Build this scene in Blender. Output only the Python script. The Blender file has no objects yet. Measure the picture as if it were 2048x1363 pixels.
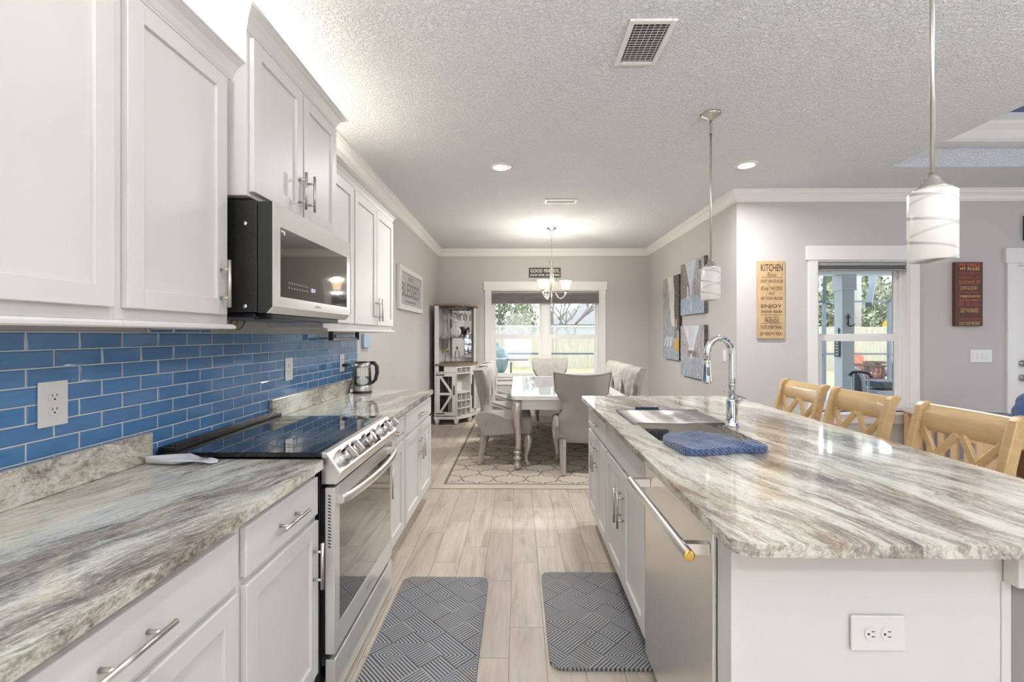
import bpy, bmesh, math, random
from mathutils import Vector, Matrix, noise as mnoise

# ------------------------------------------------------------------ camera, world, exposure
SC = bpy.context.scene
COL = SC.collection
PI = math.pi
F_PX = 910.2
YAW = math.atan(12.0 / F_PX)
cam_d = bpy.data.cameras.new('camera')
cam_d.sensor_width = 36.0
cam_d.lens = F_PX * 36.0 / 2048.0
cam_d.shift_y = -11.5 / 2048.0
cam_d.clip_start = 0.05
cam_d.clip_end = 300
cam = bpy.data.objects.new('camera', cam_d)
COL.objects.link(cam)
cam.location = (0, 0, 1.37)
cam.rotation_euler = (PI / 2, 0, YAW)
SC.camera = cam

SC.view_settings.view_transform = 'Standard'
SC.view_settings.look = 'None'
SC.view_settings.gamma = 1.0
SC.view_settings.use_curve_mapping = False
SC.view_settings.exposure = 0.54
cy = SC.cycles
cy.use_denoising = True
cy.max_bounces = 10
cy.diffuse_bounces = 5
cy.glossy_bounces = 5
cy.transmission_bounces = 6
cy.transparent_max_bounces = 12
cy.caustics_reflective = False
cy.caustics_refractive = False
cy.sample_clamp_indirect = 4.0
cy.blur_glossy = 0.5
cy.use_adaptive_sampling = True
cy.adaptive_threshold = 0.015

world = bpy.data.worlds.new('sky')
SC.world = world
world.use_nodes = True
wn, wl = world.node_tree.nodes, world.node_tree.links
wn.clear()
w_out = wn.new('ShaderNodeOutputWorld')
w_bg = wn.new('ShaderNodeBackground')
w_tc = wn.new('ShaderNodeTexCoord')
w_sep = wn.new('ShaderNodeSeparateXYZ')
w_grad = wn.new('ShaderNodeValToRGB')
w_noise = wn.new('ShaderNodeTexNoise')
w_map = wn.new('ShaderNodeMapping')
w_cl = wn.new('ShaderNodeValToRGB')
w_mix = wn.new('ShaderNodeMixRGB')
wl.new(w_tc.outputs['Generated'], w_sep.inputs[0])
wl.new(w_sep.outputs['Z'], w_grad.inputs[0])
w_grad.color_ramp.elements[0].position = 0.0
w_grad.color_ramp.elements[0].color = (0.86, 0.92, 1.0, 1)
w_grad.color_ramp.elements[1].position = 0.6
w_grad.color_ramp.elements[1].color = (0.36, 0.56, 0.92, 1)
w_map.inputs['Scale'].default_value = (1, 1, 2.6)
wl.new(w_tc.outputs['Generated'], w_map.inputs[0])
wl.new(w_map.outputs[0], w_noise.inputs['Vector'])
w_noise.inputs['Scale'].default_value = 3.2
w_noise.inputs['Detail'].default_value = 7
w_cl.color_ramp.elements[0].position = 0.40
w_cl.color_ramp.elements[1].position = 0.60
wl.new(w_noise.outputs[0], w_cl.inputs[0])
wl.new(w_cl.outputs[0], w_mix.inputs[0])
wl.new(w_grad.outputs[0], w_mix.inputs[1])
w_mix.inputs[2].default_value = (1.0, 1.0, 1.0, 1)
wl.new(w_mix.outputs[0], w_bg.inputs['Color'])
w_bg.inputs['Strength'].default_value = 2.9
wl.new(w_bg.outputs[0], w_out.inputs[0])

CAN_W = 23.0            # recessed lamp power
WARM = (1.0, 0.995, 0.99)
NEUT = (0.95, 0.975, 1.0)


def lamp(name, kind, loc, power, color, size=0.1, rot=(0, 0, 0), spread=None, parent=None, size_y=None):
    d = bpy.data.lights.new(name, kind)
    d.energy = power
    d.color = color
    if kind == 'AREA':
        d.shape = 'DISK' if size_y is None else 'RECTANGLE'
        d.size = size
        if size_y is not None:
            d.size_y = size_y
        if spread:
            d.spread = spread
    else:
        d.shadow_soft_size = size
    o = bpy.data.objects.new(name, d)
    COL.objects.link(o)
    o.location = loc
    o.rotation_euler = rot
    return o


# ------------------------------------------------------------------ material helpers
class NT:
    def __init__(self, m):
        m.use_nodes = True
        self.m = m
        self.n = m.node_tree.nodes
        self.l = m.node_tree.links
        self.n.clear()
        self.out = self.n.new('ShaderNodeOutputMaterial')
        self.b = self.n.new('ShaderNodeBsdfPrincipled')
        self.l.new(self.b.outputs[0], self.out.inputs[0])

    def add(self, t, **kw):
        nd = self.n.new('ShaderNode' + t)
        for k, v in kw.items():
            setattr(nd, k, v)
        return nd

    def link(self, a, b):
        self.l.new(a, b)

    def val(self, x, inp):
        if isinstance(x, (int, float)):
            inp.default_value = x
        elif isinstance(x, (tuple, list)):
            inp.default_value = x if len(x) != 3 or inp.type == 'VECTOR' else (*x, 1)
        else:
            self.l.new(x, inp)

    def math(self, op, a, b=0.0, c=0.0, clamp=False):
        nd = self.add('Math', operation=op, use_clamp=clamp)
        self.val(a, nd.inputs[0])
        self.val(b, nd.inputs[1])
        self.val(c, nd.inputs[2])
        return nd.outputs[0]

    def coord(self, kind='Object'):
        return self.add('TexCoord').outputs[kind]

    def mapping(self, vec, loc=(0, 0, 0), rot=(0, 0, 0), scale=(1, 1, 1)):
        nd = self.add('Mapping')
        self.link(vec, nd.inputs[0])
        nd.inputs['Location'].default_value = loc
        nd.inputs['Rotation'].default_value = rot
        nd.inputs['Scale'].default_value = scale
        return nd.outputs[0]

    def noise(self, vec, scale=5, detail=4, rough=0.5, dist=0.0):
        nd = self.add('TexNoise')
        self.link(vec, nd.inputs['Vector'])
        nd.inputs['Scale'].default_value = scale
        nd.inputs['Detail'].default_value = detail
        nd.inputs['Roughness'].default_value = rough
        nd.inputs['Distortion'].default_value = dist
        return nd.outputs[0]

    def ramp(self, fac, stops, interp='LINEAR'):
        nd = self.add('ValToRGB')
        self.val(fac, nd.inputs[0])
        cr = nd.color_ramp
        cr.interpolation = interp
        while len(cr.elements) < len(stops):
            cr.elements.new(0.5)
        for e, (p, c) in zip(cr.elements, stops):
            e.position = p
            e.color = (*c, 1) if len(c) == 3 else c
        return nd.outputs[0]

    def mix(self, fac, a, b, mode='MIX'):
        nd = self.add('MixRGB', blend_type=mode)
        self.val(fac, nd.inputs[0])
        self.val(a, nd.inputs[1])
        self.val(b, nd.inputs[2])
        return nd.outputs[0]

    def bump(self, height, strength=0.2, dist=0.01):
        nd = self.add('Bump')
        self.link(height, nd.inputs['Height'])
        nd.inputs['Strength'].default_value = strength
        nd.inputs['Distance'].default_value = dist
        self.link(nd.outputs[0], self.b.inputs['Normal'])
        return nd

    def sep(self, vec):
        nd = self.add('SeparateXYZ')
        self.link(vec, nd.inputs[0])
        return nd.outputs

    def comb(self, x, y, z=0.0):
        nd = self.add('CombineXYZ')
        self.val(x, nd.inputs[0])
        self.val(y, nd.inputs[1])
        self.val(z, nd.inputs[2])
        return nd.outputs[0]

    def white(self, vec):
        nd = self.add('TexWhiteNoise')
        nd.noise_dimensions = '3D'
        self.link(vec, nd.inputs['Vector'])
        return nd.outputs

    def set(self, **kw):
        for k, v in kw.items():
            self.val(v, self.b.inputs[k.replace('_', ' ')])


MATS = {}


def mat(name, col, rough=0.5, metal=0.0, var=0.05, vscale=6.0, bump=None, coat=0.0, stretch=(1, 1, 1), spec=None,
        sheen=0.0, emit=None, estr=0.0, trans=0.0):
    m = bpy.data.materials.new(name)
    t = NT(m)
    v = t.mapping(t.coord(), scale=stretch)
    n = t.noise(v, vscale, 5, 0.55)
    a = tuple(max(0, c * (1 - var)) for c in col)
    b = tuple(min(1, c * (1 + var)) for c in col)
    t.set(Base_Color=t.ramp(n, [(0.3, a), (0.7, b)]), Roughness=rough, Metallic=metal)
    if coat:
        t.set(Coat_Weight=coat, Coat_Roughness=0.05)
    if spec is not None:
        t.set(Specular_IOR_Level=spec)
    if sheen:
        t.set(Sheen_Weight=sheen, Sheen_Roughness=0.5)
    if bump:
        t.bump(t.noise(v, bump[0], 4, 0.6), bump[1], bump[2] if len(bump) > 2 else 0.005)
    if emit:
        t.set(Emission_Color=emit, Emission_Strength=estr)
    if trans:
        t.set(Transmission_Weight=trans)
    MATS[name] = m
    return m


def glass_thin(name, tint=(1, 1, 1), refl=0.06, rough=0.0):
    m = bpy.data.materials.new(name)
    t = NT(m)
    t.n.remove(t.b)
    tr = t.add('BsdfTransparent')
    tr.inputs[0].default_value = (*tint, 1)
    gl = t.add('BsdfGlossy')
    gl.inputs['Roughness'].default_value = rough
    fr = t.add('Fresnel')
    fr.inputs['IOR'].default_value = 1.45
    mx = t.add('MixShader')
    k = t.math('ADD', t.math('MULTIPLY', fr.outputs[0], 0.9), refl * 0.3, clamp=True)
    t.link(k, mx.inputs[0])
    t.link(tr.outputs[0], mx.inputs[1])
    t.link(gl.outputs[0], mx.inputs[2])
    t.link(mx.outputs[0], t.out.inputs[0])
    MATS[name] = m
    return m


def granite(name, ang, zone_shift=(0, 0, 0), lift=0.0):
    m = bpy.data.materials.new(name)
    t = NT(m)
    co = t.mapping(t.coord(), loc=zone_shift)
    warp = t.add('TexNoise')
    t.link(co, warp.inputs['Vector'])
    warp.inputs['Scale'].default_value = 2.6
    warp.inputs['Detail'].default_value = 4
    off = t.add('VectorMath', operation='SCALE')
    t.link(warp.outputs['Color'], off.inputs[0])
    off.inputs['Scale'].default_value = 0.16
    ad = t.add('VectorMath', operation='ADD')
    t.link(co, ad.inputs[0])
    t.link(off.outputs[0], ad.inputs[1])
    rot = t.mapping(ad.outputs[0], rot=(0, 0, ang))
    broad = t.noise(t.mapping(rot, scale=(6.5, 1.1, 5.0)), 1.0, 3, 0.5)
    mid = t.noise(t.mapping(rot, scale=(30, 3.2, 22)), 1.0, 6, 0.66, 0.7)
    fine = t.noise(t.mapping(rot, scale=(120, 13.0, 90)), 1.0, 5, 0.7, 0.4)
    grain = t.noise(co, 150, 3, 0.7)
    s = t.math('ADD', t.math('MULTIPLY', broad, 0.40), t.math('MULTIPLY', mid, 0.36))
    s = t.math('ADD', s, t.math('MULTIPLY', fine, 0.30))
    s = t.math('ADD', s, t.math('MULTIPLY', t.math('SUBTRACT', grain, 0.5), 0.16))
    s = t.math('ADD', s, lift)
    base = t.ramp(s, [(0.405, (0.125, 0.110, 0.098)), (0.46, (0.25, 0.215, 0.185)), (0.505, (0.41, 0.365, 0.315)),
                      (0.54, (0.57, 0.55, 0.475)), (0.585, (0.70, 0.69, 0.615)), (0.66, (0.78, 0.77, 0.72))])
    tint = t.noise(t.mapping(rot, loc=(3, 1, 0), scale=(13, 1.2, 9)), 1.0, 4, 0.6)
    c = t.mix(t.ramp(tint, [(0.54, (0, 0, 0)), (0.66, (0.75, 0.75, 0.75))]), base, (0.80, 0.66, 0.52), 'MULTIPLY')
    tint2 = t.noise(t.mapping(rot, loc=(7, 4, 0), scale=(9, 1.0, 9)), 1.0, 3, 0.6)
    c = t.mix(t.ramp(tint2, [(0.52, (0, 0, 0)), (0.66, (0.5, 0.5, 0.5))]), c, (0.80, 0.86, 0.80), 'MULTIPLY')
    dk = t.noise(t.mapping(rot, loc=(1, 9, 0), scale=(60, 6, 40)), 1.0, 4, 0.7)
    c = t.mix(t.ramp(dk, [(0.62, (0, 0, 0)), (0.70, (0.75, 0.75, 0.75))]), c, (0.12, 0.11, 0.105))
    t.set(Base_Color=c, Roughness=0.09, Coat_Weight=0.3, Coat_Roughness=0.03)
    MATS[name] = m
    return m


def floor_material():
    m = bpy.data.materials.new('wood_look_plank_tile')
    t = NT(m)
    x, y, z = t.sep(t.coord())
    W, L = 0.157, 0.608
    gx = t.math('DIVIDE', t.math('ADD', x, 0.038), W)
    lane = t.math('FLOOR', gx)
    fx = t.math('MULTIPLY', t.math('SUBTRACT', gx, lane), W)
    y0 = t.math('ADD', t.math('MULTIPLY', t.math('ADD', lane, 4.0), 0.203), 3.755)
    gy = t.math('DIVIDE', t.math('SUBTRACT', y, y0), L)
    row = t.math('FLOOR', gy)
    fy = t.math('MULTIPLY', t.math('SUBTRACT', gy, row), L)
    ex = t.math('MINIMUM', fx, t.math('SUBTRACT', W, fx))
    ey = t.math('MINIMUM', fy, t.math('SUBTRACT', L, fy))
    e = t.math('MINIMUM', ex, ey)
    grout = t.math('LESS_THAN', e, 0.0016)
    rnd = t.white(t.comb(lane, row, 0.0))
    off = t.add('VectorMath', operation='MULTIPLY_ADD')
    t.link(rnd['Color'], off.inputs[0])
    off.inputs[1].default_value = (30, 30, 30)
    t.link(t.coord(), off.inputs[2])
    g1 = t.noise(t.mapping(off.outputs[0], scale=(9, 1.5, 1)), 1.0, 4, 0.6, 1.2)
    g2 = t.noise(t.mapping(off.outputs[0], scale=(60, 4, 1)), 1.0, 3, 0.6)
    base = t.ramp(g1, [(0.30, (0.35, 0.295, 0.24)), (0.45, (0.52, 0.45, 0.375)), (0.62, (0.61, 0.54, 0.46)),
                       (0.8, (0.535, 0.47, 0.40))])
    base = t.mix(0.22, base, t.ramp(g2, [(0.35, (0.42, 0.36, 0.30)), (0.65, (0.72, 0.66, 0.58))]))
    tone = t.ramp(rnd['Value'], [(0.0, (0.84, 0.84, 0.83)), (0.5, (0.95, 0.94, 0.93)), (1.0, (1, 1, 1))])
    base = t.mix(1.0, base, tone, 'MULTIPLY')
    t.set(Base_Color=t.mix(grout, base, (0.24, 0.185, 0.14)), Roughness=0.42)
    t.bump(t.math('MINIMUM', t.math('MULTIPLY', e, 250), 1.0), 0.25, 0.002)
    return m


def mat_stripes():
    """Dark grey-blue anti-fatigue mat: diamond cells of nested stripes."""
    m = bpy.data.materials.new('woven_stripe_mat')
    t = NT(m)
    v = t.mapping(t.coord(), rot=(0, 0, PI / 4), scale=(9.4, 9.4, 1))
    x, y, z = t.sep(v)
    cx, cy_ = t.math('FLOOR', x), t.math('FLOOR', y)
    fx, fy = t.math('SUBTRACT', x, cx), t.math('SUBTRACT', y, cy_)
    r = t.white(t.comb(cx, cy_, 3.0))
    ax = t.math('ABSOLUTE', t.math('SUBTRACT', fx, 0.5))
    ay = t.math('ABSOLUTE', t.math('SUBTRACT', fy, 0.5))
    d1 = t.math('MAXIMUM', ax, ay)
    d1 = t.math('MULTIPLY', d1, 1.2)
    d2 = t.math('MULTIPLY', t.math('MAXIMUM', fx, fy), 1.0)
    par = t.math('MODULO', t.math('ABSOLUTE', t.math('ADD', cx, cy_)), 2.0)
    d3 = t.math('ADD', t.math('MULTIPLY', fx, par), t.math('MULTIPLY', fy, t.math('SUBTRACT', 1.0, par)))
    k1 = t.math('LESS_THAN', r['Value'], 0.22)
    k2 = t.math('LESS_THAN', r['Value'], 0.5)
    d = t.math('ADD', t.math('MULTIPLY', d2, k2), t.math('MULTIPLY', d3, t.math('SUBTRACT', 1.0, k2)))
    d = t.math('ADD', t.math('MULTIPLY', d1, k1), t.math('MULTIPLY', d, t.math('SUBTRACT', 1.0, k1)))
    s = t.math('SINE', t.math('MULTIPLY', d, 2 * PI * 8.0))
    k = t.ramp(t.math('ADD', t.math('MULTIPLY', s, 0.5), 0.5), [(0.42, (0, 0, 0)), (0.58, (1, 1, 1))])
    big = t.noise(t.coord(), 7, 3, 0.6)
    dark = t.ramp(big, [(0.38, (0.038, 0.042, 0.050)), (0.55, (0.058, 0.070, 0.100)), (0.68, (0.07, 0.067, 0.067))])
    lite = t.ramp(big, [(0.35, (0.38, 0.36, 0.345)), (0.6, (0.34, 0.335, 0.335)), (0.75, (0.42, 0.39, 0.36))])
    t.set(Base_Color=t.mix(k, dark, lite), Roughness=0.55)
    t.bump(k, 0.25, 0.002)
    return m


def rug_material(w, l):
    m = bpy.data.materials.new('trellis_rug')
    t = NT(m)
    x, y, z = t.sep(t.coord())
    a = t.math('MULTIPLY', x, 2 * PI / 0.303)
    b = t.math('MULTIPLY', y, 2 * PI / 0.37)
    sp = t.math('ADD', a, b)
    sm = t.math('SUBTRACT', a, b)
    w1 = t.math('ADD', sp, t.math('MULTIPLY', t.math('SINE', sm), 0.62))
    w1 = t.math('ADD', w1, t.math('MULTIPLY', t.math('SINE', t.math('MULTIPLY', sm, 4.0)), 0.16))
    w2 = t.math('ADD', sm, t.math('MULTIPLY', t.math('SINE', sp), 0.62))
    w2 = t.math('ADD', w2, t.math('MULTIPLY', t.math('SINE', t.math('MULTIPLY', sp, 4.0)), 0.16))
    l1 = t.math('ABSOLUTE', t.math('SINE', t.math('MULTIPLY', w1, 0.5)))
    l2 = t.math('ABSOLUTE', t.math('SINE', t.math('MULTIPLY', w2, 0.5)))
    lines = t.math('LESS_THAN', t.math('MINIMUM', l1, l2), 0.115)
    dx = t.math('SUBTRACT', w / 2, t.math('ABSOLUTE', x))
    dy = t.math('SUBTRACT', l / 2, t.math('ABSOLUTE', y))
    d = t.math('MINIMUM', dx, dy)
    inner = t.math('GREATER_THAN', d, 0.125)
    band = t.math('MULTIPLY', t.math('GREATER_THAN', d, 0.10), t.math('LESS_THAN', d, 0.125))
    k = t.math('MAXIMUM', band, t.math('MULTIPLY', inner, lines))
    n = t.noise(t.coord(), 90, 3, 0.6)
    n2 = t.noise(t.coord(), 1.2, 2, 0.5)
    base = t.mix(0.5, t.ramp(n, [(0.3, (0.48, 0.41, 0.325)), (0.7, (0.60, 0.52, 0.42))]),
                 t.ramp(n2, [(0.4, (0.52, 0.46, 0.375)), (0.6, (0.57, 0.49, 0.385))]))
    t.set(Base_Color=t.mix(k, base, (0.19, 0.165, 0.155)), Roughness=0.95)
    t.bump(n, 0.3, 0.003)
    return m


def wood(name, c1, c2, rough=0.4, axis=(1.2, 14, 14), coat=0.0, dist=1.0):
    m = bpy.data.materials.new(name)
    t = NT(m)
    v = t.coord()
    n = t.noise(t.mapping(v, scale=axis), 1.0, 5, 0.6, dist)
    n2 = t.noise(t.mapping(v, scale=tuple(3 * q for q in axis)), 1.5, 4, 0.6)
    c = t.ramp(n, [(0.3, c1), (0.7, c2)])
    c = t.mix(0.3, c, t.ramp(n2, [(0.35, c1), (0.65, c2)]))
    t.set(Base_Color=c, Roughness=rough)
    if coat:
        t.set(Coat_Weight=coat, Coat_Roughness=0.08)
    t.bump(n2, 0.06, 0.002)
    MATS[name] = m
    return m


def brushed(name, col, rough=0.28, axis=(1, 60, 60)):
    m = bpy.data.materials.new(name)
    t = NT(m)
    n = t.noise(t.mapping(t.coord(), scale=axis), 3.0, 4, 0.6)
    t.set(Base_Color=t.ramp(n, [(0.3, tuple(q * 0.985 for q in col)), (0.7, col)]), Metallic=1.0,
          Roughness=t.ramp(n, [(0.3, (rough * 0.96,) * 3), (0.7, (rough * 1.04,) * 3)]))
    MATS[name] = m
    return m


# materials
M_WALL = mat('greige_wall_paint', (0.53, 0.505, 0.487), 0.6, var=0.012, vscale=2, bump=(220, 0.05, 0.001))
m = bpy.data.materials.new('knockdown_ceiling_paint')
t = NT(m)
n1 = t.noise(t.coord(), 55, 4, 0.55, 0.8)
t.set(Base_Color=t.ramp(n1, [(0.3, (0.79, 0.81, 0.83)), (0.7, (0.82, 0.84, 0.86))]), Roughness=0.85)
t.bump(t.ramp(n1, [(0.42, (0, 0, 0)), (0.62, (1, 1, 1))]), 1.0, 0.006)
M_CEIL = m
M_TRIM = mat('white_trim_paint', (0.80, 0.785, 0.76), 0.35, var=0.01)
M_CAB = mat('white_cabinet_paint', (0.725, 0.712, 0.695), 0.42, var=0.012, spec=0.5)
M_FLOOR = floor_material()
M_BLUE = mat('blue_ceiling_paint', (0.10, 0.17, 0.38), 0.7)
M_NICKEL = brushed('brushed_nickel', (0.62, 0.585, 0.54), 0.30, (40, 40, 40))
M_STEEL = brushed('stainless_steel', (0.93, 0.91, 0.88), 0.30, (60, 60, 1))
M_STEELW = mat('pale_fingerprint_proof_steel', (0.74, 0.73, 0.71), 0.22, metal=0.55, var=0.02)
M_CHROME = mat('chrome', (0.80, 0.80, 0.80), 0.04, metal=1.0, var=0.01)
M_BLACK = mat('black_enamel', (0.012, 0.012, 0.013), 0.25)
M_BLACKGL = mat('black_ceramic_glass', (0.006, 0.007, 0.010), 0.03, coat=0.6)
M_BLACKM = mat('black_grained_metal', (0.035, 0.034, 0.032), 0.36, metal=0.6, var=0.25, vscale=140)
M_DARKGL = mat('dark_oven_glass', (0.018, 0.014, 0.010), 0.02, coat=1.0, spec=1.0)
M_OUTLET = mat('white_plastic', (0.78, 0.77, 0.755), 0.32, var=0.01)
M_SLOT = mat('dark_slot', (0.03, 0.028, 0.025), 0.6)
M_GLASS = glass_thin('clear_glass', (0.97, 0.985, 0.98), 0.05)
M_PANE = glass_thin('window_glass', (0.96, 0.985, 0.985), 0.05)
M_BRASS = mat('brass', (0.75, 0.52, 0.16), 0.25, metal=1.0)
M_GRANL = granite('streaked_granite_a', math.radians(22), (2.3, 0.7, 0), 0.022)
M_GRANI = granite('streaked_granite_b', math.radians(-13), (5.1, 3.3, 0))
M_GROUT = mat('grey_grout', (0.70, 0.665, 0.62), 0.8)
m = bpy.data.materials.new('blue_glass_tile')
t = NT(m)
n1 = t.noise(t.mapping(t.coord(), scale=(1, 1, 6)), 14, 3, 0.5)
ip = t.add('NewGeometry')
t.set(Base_Color=t.mix(0.5, t.ramp(n1, [(0.3, (0.066, 0.185, 0.385)), (0.7, (0.090, 0.235, 0.47))]),
      t.ramp(ip.outputs['Random Per Island'], [(0, (0.066, 0.18, 0.375)), (1, (0.090, 0.235, 0.465))])), Roughness=0.05)
M_TILE = m
M_STOOL = wood('honey_stool_wood', (0.44, 0.29, 0.13), (0.60, 0.42, 0.21), 0.32, (10, 1.6, 10), coat=0.3)
M_PINE = wood('pale_pine', (0.52, 0.33, 0.17), (0.68, 0.47, 0.27), 0.4, (8, 1.2, 8), coat=0.15)
M_PINETOP = wood('pale_pine_top', (0.56, 0.45, 0.33), (0.68, 0.57, 0.44), 0.45, (8, 1.2, 8))
M_SILVER = mat('silver_painted_wood', (0.56, 0.51, 0.455), 0.30, metal=0.75, var=0.08, vscale=30)
M_SILVERW = mat('pearl_white_wood', (0.70, 0.68, 0.65), 0.22, metal=0.15, var=0.03)
M_TAUPEW = mat('taupe_washed_wood', (0.44, 0.39, 0.345), 0.45, var=0.08, vscale=20)
m = bpy.data.materials.new('grey_linen_upholstery')
t = NT(m)
wv = t.mapping(t.coord(), scale=(160, 160, 420))
n1 = t.noise(wv, 1.0, 2, 0.6)
n2 = t.noise(t.coord(), 3, 3, 0.5)
c = t.mix(0.5, t.ramp(n1, [(0.3, (0.255, 0.232, 0.212)), (0.7, (0.35, 0.322, 0.298))]), t.ramp(n2, [(0.4, (0.285, 0.262, 0.242)), (0.6, (0.32, 0.296, 0.275))]))
t.set(Base_Color=c, Roughness=0.9, Sheen_Weight=0.25, Sheen_Roughness=0.5)
t.bump(n1, 0.15, 0.002)
M_LINEN = m
M_BLUEB = mat('blue_plush', (0.035, 0.085, 0.22), 0.9, var=0.35, vscale=18, sheen=0.5, bump=(24, 0.6, 0.01))
M_NAVY = mat('navy_fabric', (0.022, 0.035, 0.085), 0.9, var=0.25, vscale=30, sheen=0.3)
m = bpy.data.materials.new('navy_waffle_towel')
t = NT(m)
x, y, z = t.sep(t.mapping(t.coord(), rot=(0.5, 0.4, 0.5)))
wf = t.math('MULTIPLY', t.math('SINE', t.math('MULTIPLY', x, 390)), t.math('SINE', t.math('ADD', t.math('MULTIPLY', y, 290), t.math('MULTIPLY', z, 340))))
n1 = t.noise(t.coord(), 200, 2, 0.6)
t.set(Base_Color=t.mix(0.4, t.ramp(t.math('ADD', t.math('MULTIPLY', wf, .5), .5), [(0.2, (0.012, 0.024, 0.065)), (0.75, (0.07, 0.12, 0.265))]), t.ramp(n1, [(0.3, (0.03, 0.055, 0.14)), (0.7, (0.07, 0.12, 0.26))])), Roughness=0.95, Sheen_Weight=0.4)  # waffle hollows darkened in colour to imitate their shading
t.bump(wf, 0.7, 0.004)
M_TOWEL = m
M_SHADE = mat('grey_pleated_shade', (0.33, 0.325, 0.32), 0.8, stretch=(1, 1, 40), vscale=3)
M_MIRROR = mat('mirror', (0.82, 0.83, 0.83), 0.02, metal=1.0, var=0.0)
M_WHITEW = mat('white_washed_wood', (0.69, 0.675, 0.645), 0.5, var=0.04, vscale=14)
M_BROWNW = wood('weathered_brown_wood', (0.16, 0.105, 0.07), (0.28, 0.195, 0.13), 0.5, (2, 14, 14))
M_IRON = mat('black_iron', (0.02, 0.02, 0.02), 0.5)
M_SIGNW = wood('tan_sign_wood', (0.42, 0.27, 0.13), (0.62, 0.43, 0.24), 0.55, (14, 14, 2.0))
M_INK = mat('burnt_black_ink', (0.035, 0.026, 0.02), 0.7)
M_RUSTW = wood('dark_red_slats', (0.065, 0.022, 0.016), (0.12, 0.042, 0.028), 0.6, (2, 2, 60))
M_ORANGE = mat('orange_lettering', (0.55, 0.12, 0.03), 0.6)
M_RED = mat('red_lettering', (0.36, 0.05, 0.035), 0.6)
M_GOLD = mat('yellow_lettering', (0.62, 0.40, 0.12), 0.6)
M_WHITEINK = mat('white_lettering', (0.78, 0.77, 0.74), 0.6)
M_DARKSIGN = mat('charcoal_sign_board', (0.05, 0.045, 0.042), 0.6)
M_GREYBOARD = wood('grey_planks', (0.36, 0.36, 0.355), (0.50, 0.50, 0.495), 0.6, (14, 1.2, 14))
M_GREYINK = mat('grey_lettering', (0.16, 0.155, 0.15), 0.6)
M_CERAMIC = mat('white_ceramic', (0.72, 0.71, 0.75), 0.12, var=0.02)
M_BLKPLAST = mat('black_plastic', (0.018, 0.018, 0.018), 0.35)
M_WATER = glass_thin('water', (0.93, 0.96, 0.96), 0.08)
m = bpy.data.materials.new('pendant_swirl_glass')
t = NT(m)
x, y, z = t.sep(t.coord())
th = t.math('ARCTAN2', y, x)
sw = t.math('SINE', t.math('ADD', t.math('MULTIPLY', th, 1.0), t.math('MULTIPLY', z, 85.0)))
sw2 = t.math('SINE', t.math('ADD', t.math('MULTIPLY', th, -1.0), t.math('MULTIPLY', z, 62.0)))
k = t.math('MAXIMUM', t.ramp(t.math('ADD', sw, t.math('MULTIPLY', t.math('SINE', th), .06)), [(0.86, (0, 0, 0)), (1.0, (1, 1, 1))]), t.ramp(sw2, [(0.94, (0, 0, 0)), (1.0, (0.45, 0.45, 0.45))]))
t.set(Base_Color=t.mix(k, (0.86, 0.84, 0.81), (0.40, 0.39, 0.38)), Roughness=0.3, Transmission_Weight=0.0,
      Emission_Color=t.mix(k, (1.0, 0.97, 0.93), (0.4, 0.4, 0.4)), Emission_Strength=0.02)  # faint glow added to the glass of the unlit pendants
M_PEND = m
M_LENS = mat('lit_lamp_lens', (0.9, 0.9, 0.9), 0.4, emit=(1.0, 0.90, 0.74), estr=9.0)
M_CHANDSH = mat('lit_alabaster_glass', (0.85, 0.75, 0.6), 0.4, emit=(1.0, 0.74, 0.42), estr=1.5)
M_BULB = mat('lit_bulb', (0.9, 0.9, 0.9), 0.4, emit=(1.0, 0.90, 0.72), estr=7.0)
M_LED = mat('clock_digits', (0.7, 0.8, 1), 0.4, emit=(0.75, 0.85, 1.0), estr=1.2)
M_MARK = mat('printed_panel_marks', (0.30, 0.28, 0.26), 0.5)
M_LABELGREY = mat('grey_printed_logo', (0.33, 0.32, 0.31), 0.5)
M_KNOB = mat('satin_knob_metal', (0.66, 0.65, 0.63), 0.16, metal=1.0, var=0.02)
M_SILIC = mat('grey_silicone', (0.19, 0.20, 0.20), 0.6)
M_LIGHTR = mat('vent_white', (0.76, 0.755, 0.74), 0.45)
M_VENTDK = mat('vent_dark_void', (0.055, 0.055, 0.055), 0.8)


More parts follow.
